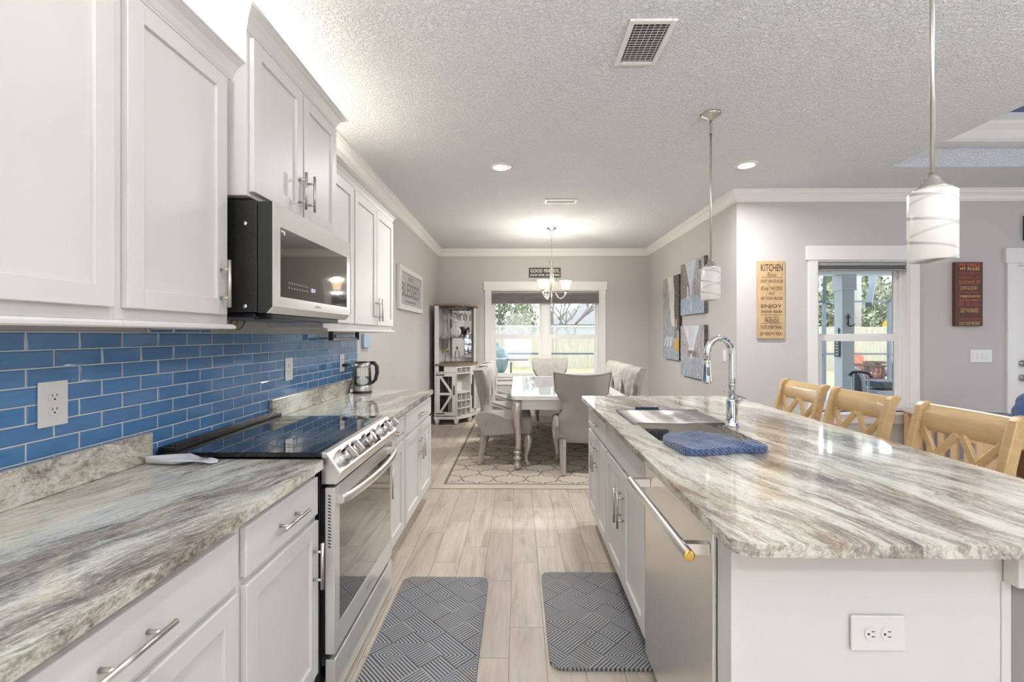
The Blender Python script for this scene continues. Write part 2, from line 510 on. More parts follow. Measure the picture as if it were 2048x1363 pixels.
# ------------------------------------------------------------------ mesh builder
class MB:
    def __init__(self):
        self.v, self.f, self.mi, self.sm = [], [], [], []
        self.mat = 0
        self.smooth = False

    def _add(self, vs, fs, smooth=None):
        b = len(self.v)
        self.v.extend(tuple(p) for p in vs)
        s = self.smooth if smooth is None else smooth
        for f in fs:
            self.f.append(tuple(b + i for i in f))
            self.mi.append(self.mat)
            self.sm.append(s)
        return self

    def box(self, x0, x1, y0, y1, z0, z1):
        if x0 > x1: x0, x1 = x1, x0
        if y0 > y1: y0, y1 = y1, y0
        if z0 > z1: z0, z1 = z1, z0
        vs = [(x0, y0, z0), (x1, y0, z0), (x1, y1, z0), (x0, y1, z0), (x0, y0, z1), (x1, y0, z1), (x1, y1, z1), (x0, y1, z1)]
        fs = [(3, 2, 1, 0), (4, 5, 6, 7), (0, 1, 5, 4), (1, 2, 6, 5), (2, 3, 7, 6), (3, 0, 4, 7)]
        return self._add(vs, fs, False)

    def bar(self, a, b, w, h, up=(0, 0, 1)):
        a, b = Vector(a), Vector(b)
        d = (b - a).normalized()
        u = Vector(up)
        s = d.cross(u)
        if s.length < 1e-5:
            s = d.cross(Vector((0, 1, 0)))
        s.normalize()
        u = s.cross(d).normalized()
        q = [s * (w / 2) + u * (h / 2), s * (w / 2) - u * (h / 2), -s * (w / 2) - u * (h / 2), -s * (w / 2) + u * (h / 2)]
        vs = [a + k for k in q] + [b + k for k in q]
        return self._add(vs, [(3, 2, 1, 0), (4, 5, 6, 7), (0, 1, 5, 4), (1, 2, 6, 5), (2, 3, 7, 6), (3, 0, 4, 7)], False)

    def tube(self, pts, r, n=12, closed=False, sx=1.0, sy=1.0, cap=True):
        pts = [Vector(p) for p in pts]
        rs = r if isinstance(r, (list, tuple)) else [r] * len(pts)
        vs, fs = [], []
        N = len(pts)
        prev = None
        for i, p in enumerate(pts):
            if closed:
                d = pts[(i + 1) % N] - pts[i - 1]
            else:
                d = (pts[min(i + 1, N - 1)] - pts[max(i - 1, 0)])
            if d.length < 1e-9:
                d = Vector((0, 0, 1))
            d.normalize()
            if prev is None:
                ref = Vector((0, 0, 1)) if abs(d.z) < 0.9 else Vector((1, 0, 0))
                s = d.cross(ref).normalized()
            else:
                s = prev - d * prev.dot(d)
                s.normalize()
            prev = s
            u = d.cross(s)
            for k in range(n):
                a = 2 * PI * k / n
                vs.append(p + (s * math.cos(a) * sx + u * math.sin(a) * sy) * rs[i])
        M = N if closed else N - 1
        for i in range(M):
            j = (i + 1) % N
            for k in range(n):
                fs.append((i * n + k, i * n + (k + 1) % n, j * n + (k + 1) % n, j * n + k))
        self._add(vs, fs, True)
        if cap and not closed:
            b = len(self.v) - len(vs)
            self.f.append(tuple(b + k for k in reversed(range(n))))
            self.f.append(tuple(b + (N - 1) * n + k for k in range(n)))
            self.mi += [self.mat] * 2
            self.sm += [False] * 2
        return self

    def cyl(self, a, b, r, n=16, r2=None):
        return self.tube([a, b], [r, r if r2 is None else r2], n)

    def lathe(self, prof, o=(0, 0, 0), n=24, smooth=True, axis='Z', a0=0.0, a1=2 * PI, close=True):
        vs, fs = [], []
        full = abs(a1 - a0 - 2 * PI) < 1e-6
        cnt = n if full else n + 1
        for (r, h) in prof:
            for k in range(cnt):
                a = a0 + (a1 - a0) * k / n
                x, y, z = r * math.cos(a), r * math.sin(a), h
                if axis == 'X':
                    x, y, z = z, x, y
                elif axis == 'Y':
                    x, y, z = x, z, y
                vs.append((o[0] + x, o[1] + y, o[2] + z))
        for i in range(len(prof) - 1):
            for k in range(n):
                k2 = (k + 1) % cnt
                fs.append((i * cnt + k, i * cnt + k2, (i + 1) * cnt + k2, (i + 1) * cnt + k))
        return self._add(vs, fs, smooth)

    def prism(self, poly, axis, a, b):
        """poly: list of 2D points in the two other axes (X: (y,z), Y: (x,z), Z: (x,y))."""
        def P(u, v, w):
            return (w, u, v) if axis == 'X' else (u, w, v) if axis == 'Y' else (u, v, w)
        n = len(poly)
        vs = [P(u, v, a) for u, v in poly] + [P(u, v, b) for u, v in poly]
        fs = [tuple(reversed(range(n))), tuple(range(n, 2 * n))]
        fs += [(i, (i + 1) % n, n + (i + 1) % n, n + i) for i in range(n)]
        return self._add(vs, fs, False)

    def quad(self, a, b, c, d):
        return self._add([a, b, c, d], [(0, 1, 2, 3)], False)

    def poly(self, pts):
        return self._add(pts, [tuple(range(len(pts)))], False)

    def grid(self, fn, nu, nv, smooth=True, flip=False, wrap_u=False):
        vs = [fn(i / (nu - 1) if not wrap_u else i / nu, j / (nv - 1)) for j in range(nv) for i in range(nu)]
        fs = []
        for j in range(nv - 1):
            for i in range(nu if wrap_u else nu - 1):
                i2 = (i + 1) % nu
                q = (j * nu + i, j * nu + i2, (j + 1) * nu + i2, (j + 1) * nu + i)
                fs.append(tuple(reversed(q)) if flip else q)
        return self._add(vs, fs, smooth)

    def merge(self, other, mx=None):
        b = len(self.v)
        self.v.extend(tuple((mx @ Vector(p))) if mx else p for p in other.v)
        for f, s, mi in zip(other.f, other.sm, other.mi):
            self.f.append(tuple(b + i for i in f))
            self.sm.append(s)
            self.mi.append(mi)
        return self


OFF = {}


def link_mesh(name, me, mats, parent=None, bev=0.0, seg=2, ang=40, recalc=True):
    o = bpy.data.objects.new(name, me)
    for mm in (mats if isinstance(mats, (list, tuple)) else [mats]):
        me.materials.append(mm)
    COL.objects.link(o)
    if parent is not None:
        o.parent = parent
    if bev:
        md = o.modifiers.new('edge', 'BEVEL')
        md.width = bev
        md.segments = seg
        md.limit_method = 'ANGLE'
        md.angle_limit = math.radians(ang)
        md.harden_normals = False
    return o


def build(mb, name, mats, parent=None, bev=0.0, seg=2, ang=40, origin=None, recalc=True):
    if parent is not None:
        off = OFF.get(parent.name, Vector((0, 0, 0)))
    elif origin is not None:
        off = Vector(origin)
    else:
        xs, ys, zs = zip(*mb.v)
        off = Vector(((min(xs) + max(xs)) / 2, (min(ys) + max(ys)) / 2, min(zs)))
    me = bpy.data.meshes.new(name)
    me.from_pydata([tuple(Vector(p) - off) for p in mb.v], [], mb.f)
    if recalc:
        bm = bmesh.new()
        bm.from_mesh(me)
        bmesh.ops.recalc_face_normals(bm, faces=bm.faces)
        bm.to_mesh(me)
        bm.free()
    me.polygons.foreach_set('material_index', mb.mi)
    me.polygons.foreach_set('use_smooth', mb.sm)
    me.update()
    o = link_mesh(name, me, mats, parent, bev, seg, ang)
    OFF[o.name] = off
    if parent is None:
        o.location = off
    return o


def tag(o, label, cat, group=None, kind=None):
    o['label'] = label
    o['category'] = cat
    if group:
        o['group'] = group
    if kind:
        o['kind'] = kind
    return o


def thing(name, label, cat, loc=(0, 0, 0), group=None):
    o = bpy.data.objects.new(name, None)
    COL.objects.link(o)
    o.empty_display_size = 0.1
    o.location = loc
    OFF[o.name] = Vector(loc)
    return tag(o, label, cat, group)


def struct(mb, name, mats, label=None, bev=0.0, parent=None, origin=(0, 0, 0)):
    o = build(mb, name, mats, parent, bev, origin=origin)
    if parent is None:
        o['kind'] = 'structure'
        if label:
            o['label'] = label
    return o


def copy_tree(o, parent=None):
    c = o.copy()
    COL.objects.link(c)
    if parent is not None:
        c.parent = parent
    for ch in list(o.children):
        copy_tree(ch, c)
    return c


def text_mb(s, width=None, height=0.02, depth=0.0015, shear=0.0, bold=0.0):
    """Flat lettering: mesh lying in XZ plane (x right, z up), facing -Y, centred on the origin."""
    cu = bpy.data.curves.new('lettering', 'FONT')
    cu.body = s
    cu.align_x = 'CENTER'
    cu.align_y = 'CENTER'
    cu.size = 1.0
    cu.extrude = 0.0
    cu.shear = shear
    cu.offset = bold
    cu.resolution_u = 3
    ob = bpy.data.objects.new('lettering', cu)
    COL.objects.link(ob)
    dg = bpy.context.evaluated_depsgraph_get()
    dg.update()
    me = bpy.data.meshes.new_from_object(ob.evaluated_get(dg))
    vs = [v.co.copy() for v in me.vertices]
    fs = [tuple(p.vertices) for p in me.polygons]
    bpy.data.objects.remove(ob)
    bpy.data.curves.remove(cu)
    bpy.data.meshes.remove(me)
    mb = MB()
    if not vs:
        return mb
    x0, x1 = min(v.x for v in vs), max(v.x for v in vs)
    y0, y1 = min(v.y for v in vs), max(v.y for v in vs)
    sz = height / (y1 - y0)
    sx = sz if width is None else width / (x1 - x0)
    pts = [((v.x - (x0 + x1) / 2) * sx, 0.0, (v.y - (y0 + y1) / 2) * sz) for v in vs]
    mb._add([(p[0], -depth, p[2]) for p in pts], fs, False)
    return mb


def rot_mx(loc, rz=0.0, rx=0.0, ry=0.0):
    return Matrix.Translation(loc) @ Matrix.Rotation(rz, 4, 'Z') @ Matrix.Rotation(ry, 4, 'Y') @ Matrix.Rotation(rx, 4, 'X')


# ------------------------------------------------------------------ room shell
XL, XR, YB, YK, ZC = -1.36, 2.209, 7.72, 4.627, 2.824
XE, YREAR = 9.0, -4.6
T = 0.14

b = MB(); b.box(XL - T, XE + T, YREAR - T, YK + T, -0.15, 0.0); b.box(XL - T, XR + T, YK + T, YB + T, -0.15, 0.0)
struct(b, 'floor', M_FLOOR)

b = MB(); b.box(XL - T, XL, YREAR - T, YB + T, 0, ZC + 0.5)
struct(b, 'wall_left', M_WALL)


def wall_with_holes(axis_y, x0, x1, holes, z1, name):
    """wall in the XZ plane occupying y axis_y..axis_y+T with rectangular holes (xa, xb, za, zb)"""
    b = MB()
    xs = x0
    for (xa, xb, za, zb) in sorted(holes):
        b.box(xs, xa, axis_y, axis_y + T, 0, z1)
        if za > 0.001:
            b.box(xa, xb, axis_y, axis_y + T, 0, za)
        b.box(xa, xb, axis_y, axis_y + T, zb, z1)
        xs = xb
    b.box(xs, x1, axis_y, axis_y + T, 0, z1)
    return struct(b, name, M_WALL)


WB = (-0.47, 1.39, 0.645, 2.135)          # back window opening
WK = (3.01, 3.93, 0.60, 2.125)            # patio window opening
DK = (4.99, 5.92, 0.0, 2.09)              # patio door opening
SL = (6.45, 8.6, 0.0, 2.15)               # wide sliding glass door added out of view for extra daylight
wall_with_holes(YB, XL - T, XR + T, [WB], ZC + 0.5, 'wall_back')
wall_with_holes(YK, XR, XE + T, [WK, DK, SL], ZC + 0.7, 'wall_patio')
b = MB(); b.box(XR, XR + T, YK + T, YB, 0, ZC + 0.5)
struct(b, 'wall_dining', M_WALL)
b = MB()
for (ya, yb) in ((YREAR, 0.2), (2.6, YK)):
    b.box(XE, XE + T, ya, yb, 0, ZC + 0.7)
for (ya, yb) in ((0.2, 2.6),):  # unseen window opening added to let daylight in
    b.box(XE, XE + T, ya, yb, 0, 0.5); b.box(XE, XE + T, ya, yb, 2.3, ZC + 0.7)
struct(b, 'wall_east', M_WALL)
b = MB()
xs = XL
for (xa, xb) in ((-0.6, 0.6), (3.6, 5.2)):  # unseen window openings added for daylight from behind the camera
    b.box(xs, xa, YREAR - T, YREAR, 0, ZC + 0.7)
    b.box(xa, xb, YREAR - T, YREAR, 0, 0.35); b.box(xa, xb, YREAR - T, YREAR, 2.35, ZC + 0.7)
    xs = xb
b.box(xs, XE, YREAR - T, YREAR, 0, ZC + 0.7)
struct(b, 'wall_rear', M_WALL)

# ceiling with the living room tray
TX0, TX1, TY0, TY1, TZ = 3.205, 8.2, -3.4, 3.98, 3.20
b = MB()
b.box(XL - T, TX0, YREAR - T, YB + T, ZC, ZC + 0.16)
b.box(TX0, XE + T, TY1, YB + T, ZC, ZC + 0.16)
b.box(TX1, XE + T, YREAR - T, TY1, ZC, ZC + 0.16)
b.box(TX0, TX1, YREAR - T, TY0, ZC, ZC + 0.16)
struct(b, 'ceiling', M_CEIL)
b = MB()
b.box(TX0 - .03, TX0, TY0, TY1, ZC + 0.162, TZ + 0.02); b.box(TX1, TX1 + .03, TY0, TY1, ZC + 0.162, TZ + 0.02)
b.box(TX0 - .03, TX1 + .03, TY1, TY1 + .03, ZC + 0.162, TZ + 0.02); b.box(TX0 - .03, TX1 + .03, TY0 - .03, TY0, ZC + 0.162, TZ + 0.02)
struct(b, 'wall_tray', M_WALL)
b = MB(); b.box(TX0 - .1, TX1 + .1, TY0 - .1, TY1 + .1, TZ + 0.025, TZ + 0.1)
struct(b, 'ceiling_tray', M_BLUE)

# crown mouldings (room)
CROWN = [(0.0, -0.112), (0.012, -0.112), (0.012, -0.096), (0.020, -0.090), (0.028, -0.070), (0.045, -0.048), (0.066, -0.033),
         (0.070, -0.022), (0.080, -0.018), (0.080, 0.0), (0.0, 0.0)]


def crown_run(b, pts, prof=CROWN, z=ZC, side=1):
    """pts: polyline in XY walked with the room on its left when side=1; mitred."""
    n = len(pts)
    P = [Vector((p[0], p[1], 0)) for p in pts]
    rows = []
    for i in range(n):
        if i == 0:
            d = (P[1] - P[0]).normalized(); nrm = Vector((-d.y, d.x, 0)) * side; k = 1
        elif i == n - 1:
            d = (P[-1] - P[-2]).normalized(); nrm = Vector((-d.y, d.x, 0)) * side; k = 1
        else:
            d1 = (P[i] - P[i - 1]).normalized(); d2 = (P[i + 1] - P[i]).normalized()
            n1 = Vector((-d1.y, d1.x, 0)) * side; n2 = Vector((-d2.y, d2.x, 0)) * side
            nrm = (n1 + n2).normalized(); k = 1 / max(0.2, nrm.dot(n1))
        rows.append([P[i] + nrm * (u * k) + Vector((0, 0, z + h)) for u, h in prof])
    m = len(prof)
    vs = [p for r in rows for p in r]
    fs = []
    for i in range(n - 1):
        for j in range(m):
            j2 = (j + 1) % m
            fs.append((i * m + j, i * m + j2, (i + 1) * m + j2, (i + 1) * m + j))
    fs.append(tuple(range(m))); fs.append(tuple((n - 1) * m + j for j in reversed(range(m))))
    b._add(vs, fs, False)
    return b


b = MB()
crown_run(b, [(XE, YK), (XR, YK), (XR, YB), (XL, YB), (XL, YREAR), (XE, YREAR), (XE, YK)], side=1)
struct(b, 'trim_1', M_TRIM)
TCR = [(0.0, -0.19), (0.03, -0.19), (0.03, -0.165), (0.045, -0.15), (0.07, -0.11), (0.11, -0.075), (0.125, -0.055), (0.15, -0.05), (0.15, 0.0), (0.0, 0.0)]
b = MB()
crown_run(b, [(TX0, TY0), (TX1, TY0), (TX1, TY1), (TX0, TY1), (TX0, TY0)], TCR, TZ + 0.02, side=1)
struct(b, 'trim_2', M_TRIM)

# baseboards
def baseboard(name, segs):
    b = MB()
    for (x0, x1, y0, y1) in segs:
        b.box(x0, x1, y0, y1, 0, 0.13)
    struct(b, name, M_TRIM, bev=0.003)


baseboard('baseboard_left', [(XL, XL + .015, 3.83, YB)])
baseboard('baseboard_back', [(XL + .015, XR - .015, YB - .015, YB)])
baseboard('baseboard_dining', [(XR - .015, XR, YK, YB - .015)])
baseboard('baseboard_patio', [(XR, 4.87, YK - .015, YK), (6.05, 6.4, YK - .015, YK)])


# windows
def window_unit(name, op, y, units, sill_over=0.05, label=''):
    """op: opening (x0,x1,z0,z1) in a wall whose room face is at y; units: list of (xa, xb) double-hung sashes"""
    x0, x1, z0, z1 = op
    b = MB()
    # casing
    cw = 0.092
    b.box(x0 - cw, x0, y - 0.02, y, z0, z1)
    b.box(x1, x1 + cw, y - 0.02, y, z0, z1)
    b.box(x0 - cw - 0.022, x1 + cw + 0.022, y - 0.03, y, z1, z1 + 0.142)
    # jamb liners
    b.box(x0 - .001, x0 + 0.018, y + 0.0005, y + T, z0, z1)
    b.box(x1 - 0.018, x1 + .001, y + 0.0005, y + T, z0, z1)
    b.box(x0 + .018, x1 - .018, y + 0.0005, y + T, z1 - 0.018, z1 + .001)
    fr = struct(b, name, M_TRIM, bev=0.002)
    s = MB()
    s.box(x0 - cw - sill_over, x1 + cw + sill_over, y - 0.055, y + 0.06, z0 - 0.025, z0)
    s.box(x0 - cw, x1 + cw, y - 0.02, y, z0 - 0.115, z0 - 0.025)
    struct(s, 'window_sill', M_TRIM, parent=fr, bev=0.003)
    f = MB(); g = MB()
    yy = y + 0.055
    mz = 1.355
    for (a, c) in units:
        f.box(a, a + 0.03, yy, yy + 0.07, z0, z1 - .018); f.box(c - 0.03, c, yy, yy + 0.07, z0, z1 - .018)
        f.box(a + .03, c - .03, yy, yy + 0.07, z0, z0 + 0.03); f.box(a + .03, c - .03, yy, yy + 0.07, z1 - 0.048, z1 - .018)
        # upper sash (outer), lower sash (inner)
        f.box(a + 0.03, a + 0.062, yy + 0.035, yy + 0.06, mz + .03, z1 - .08); f.box(c - 0.062, c - 0.03, yy + 0.035, yy + 0.06, mz + .03, z1 - .08)
        f.box(a + 0.03, c - 0.03, yy + 0.035, yy + 0.06, mz - 0.01, mz + 0.03); f.box(a + .03, c - .03, yy + .035, yy + .06, z1 - 0.08, z1 - 0.048)
        f.box(a + 0.03, a + 0.075, yy + 0.005, yy + 0.033, z0 + .08, mz - .045); f.box(c - 0.075, c - 0.03, yy + 0.005, yy + 0.033, z0 + .08, mz - .045)
        f.box(a + 0.03, c - 0.03, yy + 0.005, yy + 0.033, mz - 0.045, mz + 0.012); f.box(a + 0.03, c - 0.03, yy + 0.005, yy + 0.033, z0 + 0.03, z0 + 0.08)
        g.box(a + .06, c - .06, yy + .046, yy + .049, mz + .02, z1 - .06)
        g.box(a + .07, c - .07, yy + .018, yy + .021, z0 + .07, mz - .03)
    struct(f, 'window_frame', M_TRIM, parent=fr, bev=0.002)
    struct(g, 'window_pane', M_PANE, parent=fr)
    return fr


window_unit('window_1', WB, YB, [(WB[0] + .018, 0.46 - 0.035), (0.46 + 0.035, WB[1] - .018)])
b = MB(); b.box(0.46 - .036, 0.46 + .036, YB + 0.04, YB + T, WB[2], WB[3] - .018)
struct(b, 'trim_3', M_TRIM, bev=0.002)
window_unit('window_2', WK, YK, [(WK[0] + .018, WK[1] - .018)])


def pleated_shade(name, label, x0, x1, y, z0, z1, n):
    r = thing(name, label, 'window shade', ((x0 + x1) / 2, y, z0))
    b = MB()
    prof = []
    for i in range(n + 1):
        z = z1 - 0.03 - (z1 - 0.03 - z0 - 0.012) * i / n
        prof.append((y + (0.012 if i % 2 else -0.012), z))
    for i in range(n):
        b.quad((x0, *prof[i]), (x1, *prof[i]), (x1, *prof[i + 1]), (x0, *prof[i + 1]))
        b.quad((x0, prof[i][0] + .02, prof[i][1]), (x1, prof[i][0] + .02, prof[i][1]), (x1, prof[i + 1][0] + .02, prof[i + 1][1]), (x0, prof[i + 1][0] + .02, prof[i + 1][1]))
    build(b, 'pleats', M_SHADE, r)
    b = MB(); b.box(x0, x1, y - .02, y + .025, z1 - .03, z1)
    build(b, 'head_rail', M_SHADE, r, bev=.003)
    b = MB(); b.box(x0, x1, y - .02, y + .025, z0, z0 + .014)
    build(b, 'bottom_rail', M_SHADE, r, bev=.003)
    return r


pleated_shade('window_shade', 'dark grey pleated shade half drawn over the dining room double window', WB[0] + .02, WB[1] - .02, YB + .022, 1.905, 2.112, 14)
pleated_shade('window_shade', 'narrow taupe pleated shade raised to the top of the single patio window', WK[0] + .02, WK[1] - .02, YK + .022, 2.02, 2.103, 5)

# patio door
b = MB()
cw = 0.10
b.box(DK[0] - cw, DK[0], YK - .02, YK, 0, DK[3]); b.box(DK[1], DK[1] + cw, YK - .02, YK, 0, DK[3])
b.box(DK[0] - cw - .025, DK[1] + cw + .025, YK - .03, YK, DK[3], DK[3] + .15)
b.box(DK[0] - .001, DK[0] + .02, YK - .001, YK + T, 0, DK[3]); b.box(DK[1] - .02, DK[1] + .001, YK - .001, YK + T, 0, DK[3])
b.box(DK[0], DK[1], YK - .001, YK + T, DK[3] - .02, DK[3] + .001)
dr = struct(b, 'door_1', M_TRIM, bev=.003)
b = MB(); b.box(DK[0] + .022, DK[1] - .022, YK + .02, YK + .06, 0.01, DK[3] - .022)
struct(b, 'door_leaf', M_TRIM, parent=dr, bev=.003)
for zz in (1.085, 0.94):
    b = MB()
    b.lathe([(0.0, -.055), (.024, -.055), (.028, -.045), (.028, -.03), (.014, -.02), (.014, 0), (.034, .002), (.034, .012), (0, .012)], (DK[0] + .085, YK + .008, zz), 20, axis='Y')
    struct(b, 'door_handle', M_NICKEL, parent=dr)
# added sliding door, out of view, letting in more daylight
b = MB()
for xx in (SL[0], (SL[0] + SL[1]) / 2 - .04, SL[1] - .08):
    b.box(xx, xx + .08, YK + .02, YK + .1, 0, SL[3])
b.box(SL[0], SL[1], YK + .02, YK + .1, SL[3] - .08, SL[3]); b.box(SL[0], SL[1], YK + .02, YK + .1, 0, .08)
d2 = struct(b, 'door_2', M_TRIM)
b = MB(); b.box(SL[0] + .05, SL[1] - .05, YK + .055, YK + .06, .06, SL[3] - .06)
struct(b, 'door_pane', M_PANE, parent=d2)


# ------------------------------------------------------------------ cabinet helpers (fronts face +X if s=1, -X if s=-1)
def shaker(b, xf, s, y0, y1, z0, z1, st=0.055, th=0.019, rec=0.010):
    xb = xf - s * th
    b.box(xb, xf, y0, y0 + st, z0, z1); b.box(xb, xf, y1 - st, y1, z0, z1)
    b.box(xb, xf, y0 + st, y1 - st, z0, z0 + st); b.box(xb, xf, y0 + st, y1 - st, z1 - st, z1)
    b.box(xb, xf - s * rec, y0 + st, y1 - st, z0 + st, z1 - st)


def pull(parent, xf, s, y, z, axis, L, name='handle'):
    b = MB()
    xo = xf + s * 0.032
    if axis == 'Y':
        b.cyl((xo, y - L / 2, z), (xo, y + L / 2, z), 0.0062, 14)
        for q in (-1, 1):
            b.cyl((xf - s * .001, y + q * L * .30, z), (xo, y + q * L * .30, z), 0.005, 10)
    else:
        b.cyl((xo, y, z - L / 2), (xo, y, z + L / 2), 0.0062, 14)
        for q in (-1, 1):
            b.cyl((xf - s * .001, y, z + q * L * .30), (xo, y, z + q * L * .30), 0.005, 10)
    o = build(b, name, M_NICKEL, parent)
    return o


def cab_door(root, xf, s, y0, y1, z0, z1, handle=None):
    b = MB(); shaker(b, xf, s, y0, y1, z0, z1)
    d = build(b, 'door', M_CAB, root, bev=.0018)
    if handle:
        pull(d, xf, s, *handle)
    return d


def cab_drawer(root, xf, s, y0, y1, z0, z1, handle=None, name='drawer'):
    b = MB(); b.box(xf - s * .019, xf, y0, y1, z0, z1)
    d = build(b, name, M_CAB, root, bev=.004, seg=3)
    if handle:
        pull(d, xf, s, *handle)
    return d


FB, DB = -0.745, -0.725      # base frame / door planes (left run)


def base_body(root, y0, y1, xb, xf, s):
    b = MB()
    b.box(xb, xf, y0, y1, 0.105, 0.883)
    b.box(xb, xf - s * .07, y0, y1, 0.0, 0.105)
    return build(b, 'body', M_CAB, root, bev=.0015)


def base_unit(label, y0, y1, drawer, doors, xb, xf, xd, s, name='base_cabinet', false_front=False):
    r = thing(name, label, 'cabinet', ((xb + xf) / 2, (y0 + y1) / 2, 0))
    base_body(r, y0, y1, xb, xf, s)
    if drawer:
        a, c, h = drawer
        cab_drawer(r, xd, s, a, c, .722, .858, h, 'false_drawer_front' if false_front else 'drawer')
    for a, c, h in doors:
        cab_door(r, xd, s, a, c, .145, .700, h)
    return r


XW = XL + 0.012
base_unit('white base cabinet under the long granite counter, widest drawer nearest the camera', .475, 1.186, (.49, 1.171, (.83, .79, 'Y', .17)),
          [(.49, .826, (.79, .6, 'Z', .16)), (.836, 1.171, (.87, .6, 'Z', .16))], XW, FB, DB, 1)
base_unit('white base cabinet with one drawer and one door just before the oven range', 1.187, 1.662, (1.205, 1.642, (1.425, .79, 'Y', .16)),
          [(1.208, 1.645, (1.604, .553, 'Z', .165))], XW, FB, DB, 1)
base_unit('narrow white base cabinet with one drawer just past the oven range', 2.447, 2.925, (2.465, 2.890, (2.675, .79, 'Y', .12)),
          [(2.465, 2.890, (2.505, .55, 'Z', .165))], XW, FB, DB, 1)
base_unit('white two-door base cabinet at the dining end, under the kettle', 2.926, 3.797, (2.945, 3.785, (3.37, .79, 'Y', .16)),
          [(2.945, 3.36, (3.325, .55, 'Z', .165)), (3.37, 3.785, (3.405, .55, 'Z', .165))], XW, FB, DB, 1)
base_unit('white base cabinet under the counter end beside the camera', -.28, .474, (-.265, .46, (.1, .79, 'Y', .17)),
          [(-.265, .095, (.06, .6, 'Z', .16)), (.105, .46, (.14, .6, 'Z', .16))], XW, FB, DB, 1)


def rounded_slab(name, mats, x0, x1, y0, y1, z0, z1, rads, hole=None, parent=None, bev=.009):
    bm = bmesh.new()
    loop = []
    cs = [(x0, y0, 180), (x1, y0, 270), (x1, y1, 0), (x0, y1, 90)]
    for (cx, cy2, a0), r in zip(cs, rads):
        sx = 1 if cx == x0 else -1
        sy = 1 if cy2 == y0 else -1
        ox, oy = cx + sx * r, cy2 + sy * r
        k = 8 if r > .004 else 1
        for i in range(k + (1 if k > 1 else 0)):
            a = math.radians(a0 + 90 * (i / k))
            loop.append((ox + r * math.cos(a), oy + r * math.sin(a)) if k > 1 else (cx, cy2))
    vs = [bm.verts.new((x, y, z1)) for x, y in loop]
    es = [bm.edges.new((vs[i], vs[(i + 1) % len(vs)])) for i in range(len(vs))]
    if hole:
        hx0, hx1, hy0, hy1, hr = hole
        hl = []
        for (cx, cy2, a0) in [(hx0, hy0, 180), (hx1, hy0, 270), (hx1, hy1, 0), (hx0, hy1, 90)]:
            ox = cx + (hr if cx == hx0 else -hr); oy = cy2 + (hr if cy2 == hy0 else -hr)
            for i in range(6):
                a = math.radians(a0 + 90 * i / 5)
                hl.append((ox + hr * math.cos(a), oy + hr * math.sin(a)))
        hv = [bm.verts.new((x, y, z1)) for x, y in hl]
        es += [bm.edges.new((hv[i], hv[(i + 1) % len(hv)])) for i in range(len(hv))]
    bmesh.ops.triangle_fill(bm, edges=es, use_beauty=True, use_dissolve=False)
    res = bmesh.ops.extrude_face_region(bm, geom=list(bm.faces))
    for g in res['geom']:
        if isinstance(g, bmesh.types.BMVert):
            g.co.z = z0
    bmesh.ops.recalc_face_normals(bm, faces=bm.faces)
    c = Vector(((x0 + x1) / 2, (y0 + y1) / 2, z0))
    if parent is not None:
        c = OFF[parent.name]
    for v in bm.verts:
        v.co -= c
    me = bpy.data.meshes.new(name)
    bm.to_mesh(me); bm.free()
    o = link_mesh(name, me, mats, parent, bev, 3, 50)
    OFF[o.name] = c
    if parent is None:
        o.location = c
    return o


# left countertops with their splash strips
ct = thing('countertop', 'streaked granite countertop from the camera up to the oven range', 'countertop', (-1.03, .7, .884))
rounded_slab('slab', M_GRANL, XW, -.708, -.3, 1.662, .884, .914, (.002, .002, .02, .002), parent=ct)
b = MB(); b.box(XW, XW + .02, -.3, 1.64, .9145, 1.017)
build(b, 'splash_strip', M_GRANL, ct, bev=.003)
ct = thing('countertop', 'short streaked granite countertop past the range, carrying the kettle', 'countertop', (-1.03, 3.1, .884))
rounded_slab('slab', M_GRANL, XW, -.708, 2.447, 3.81, .884, .914, (.002, .002, .02, .002), parent=ct)
b = MB(); b.box(XW, XW + .02, 2.447, 3.81, .9145, 1.02)
build(b, 'splash_strip', M_GRANL, ct, bev=.003)

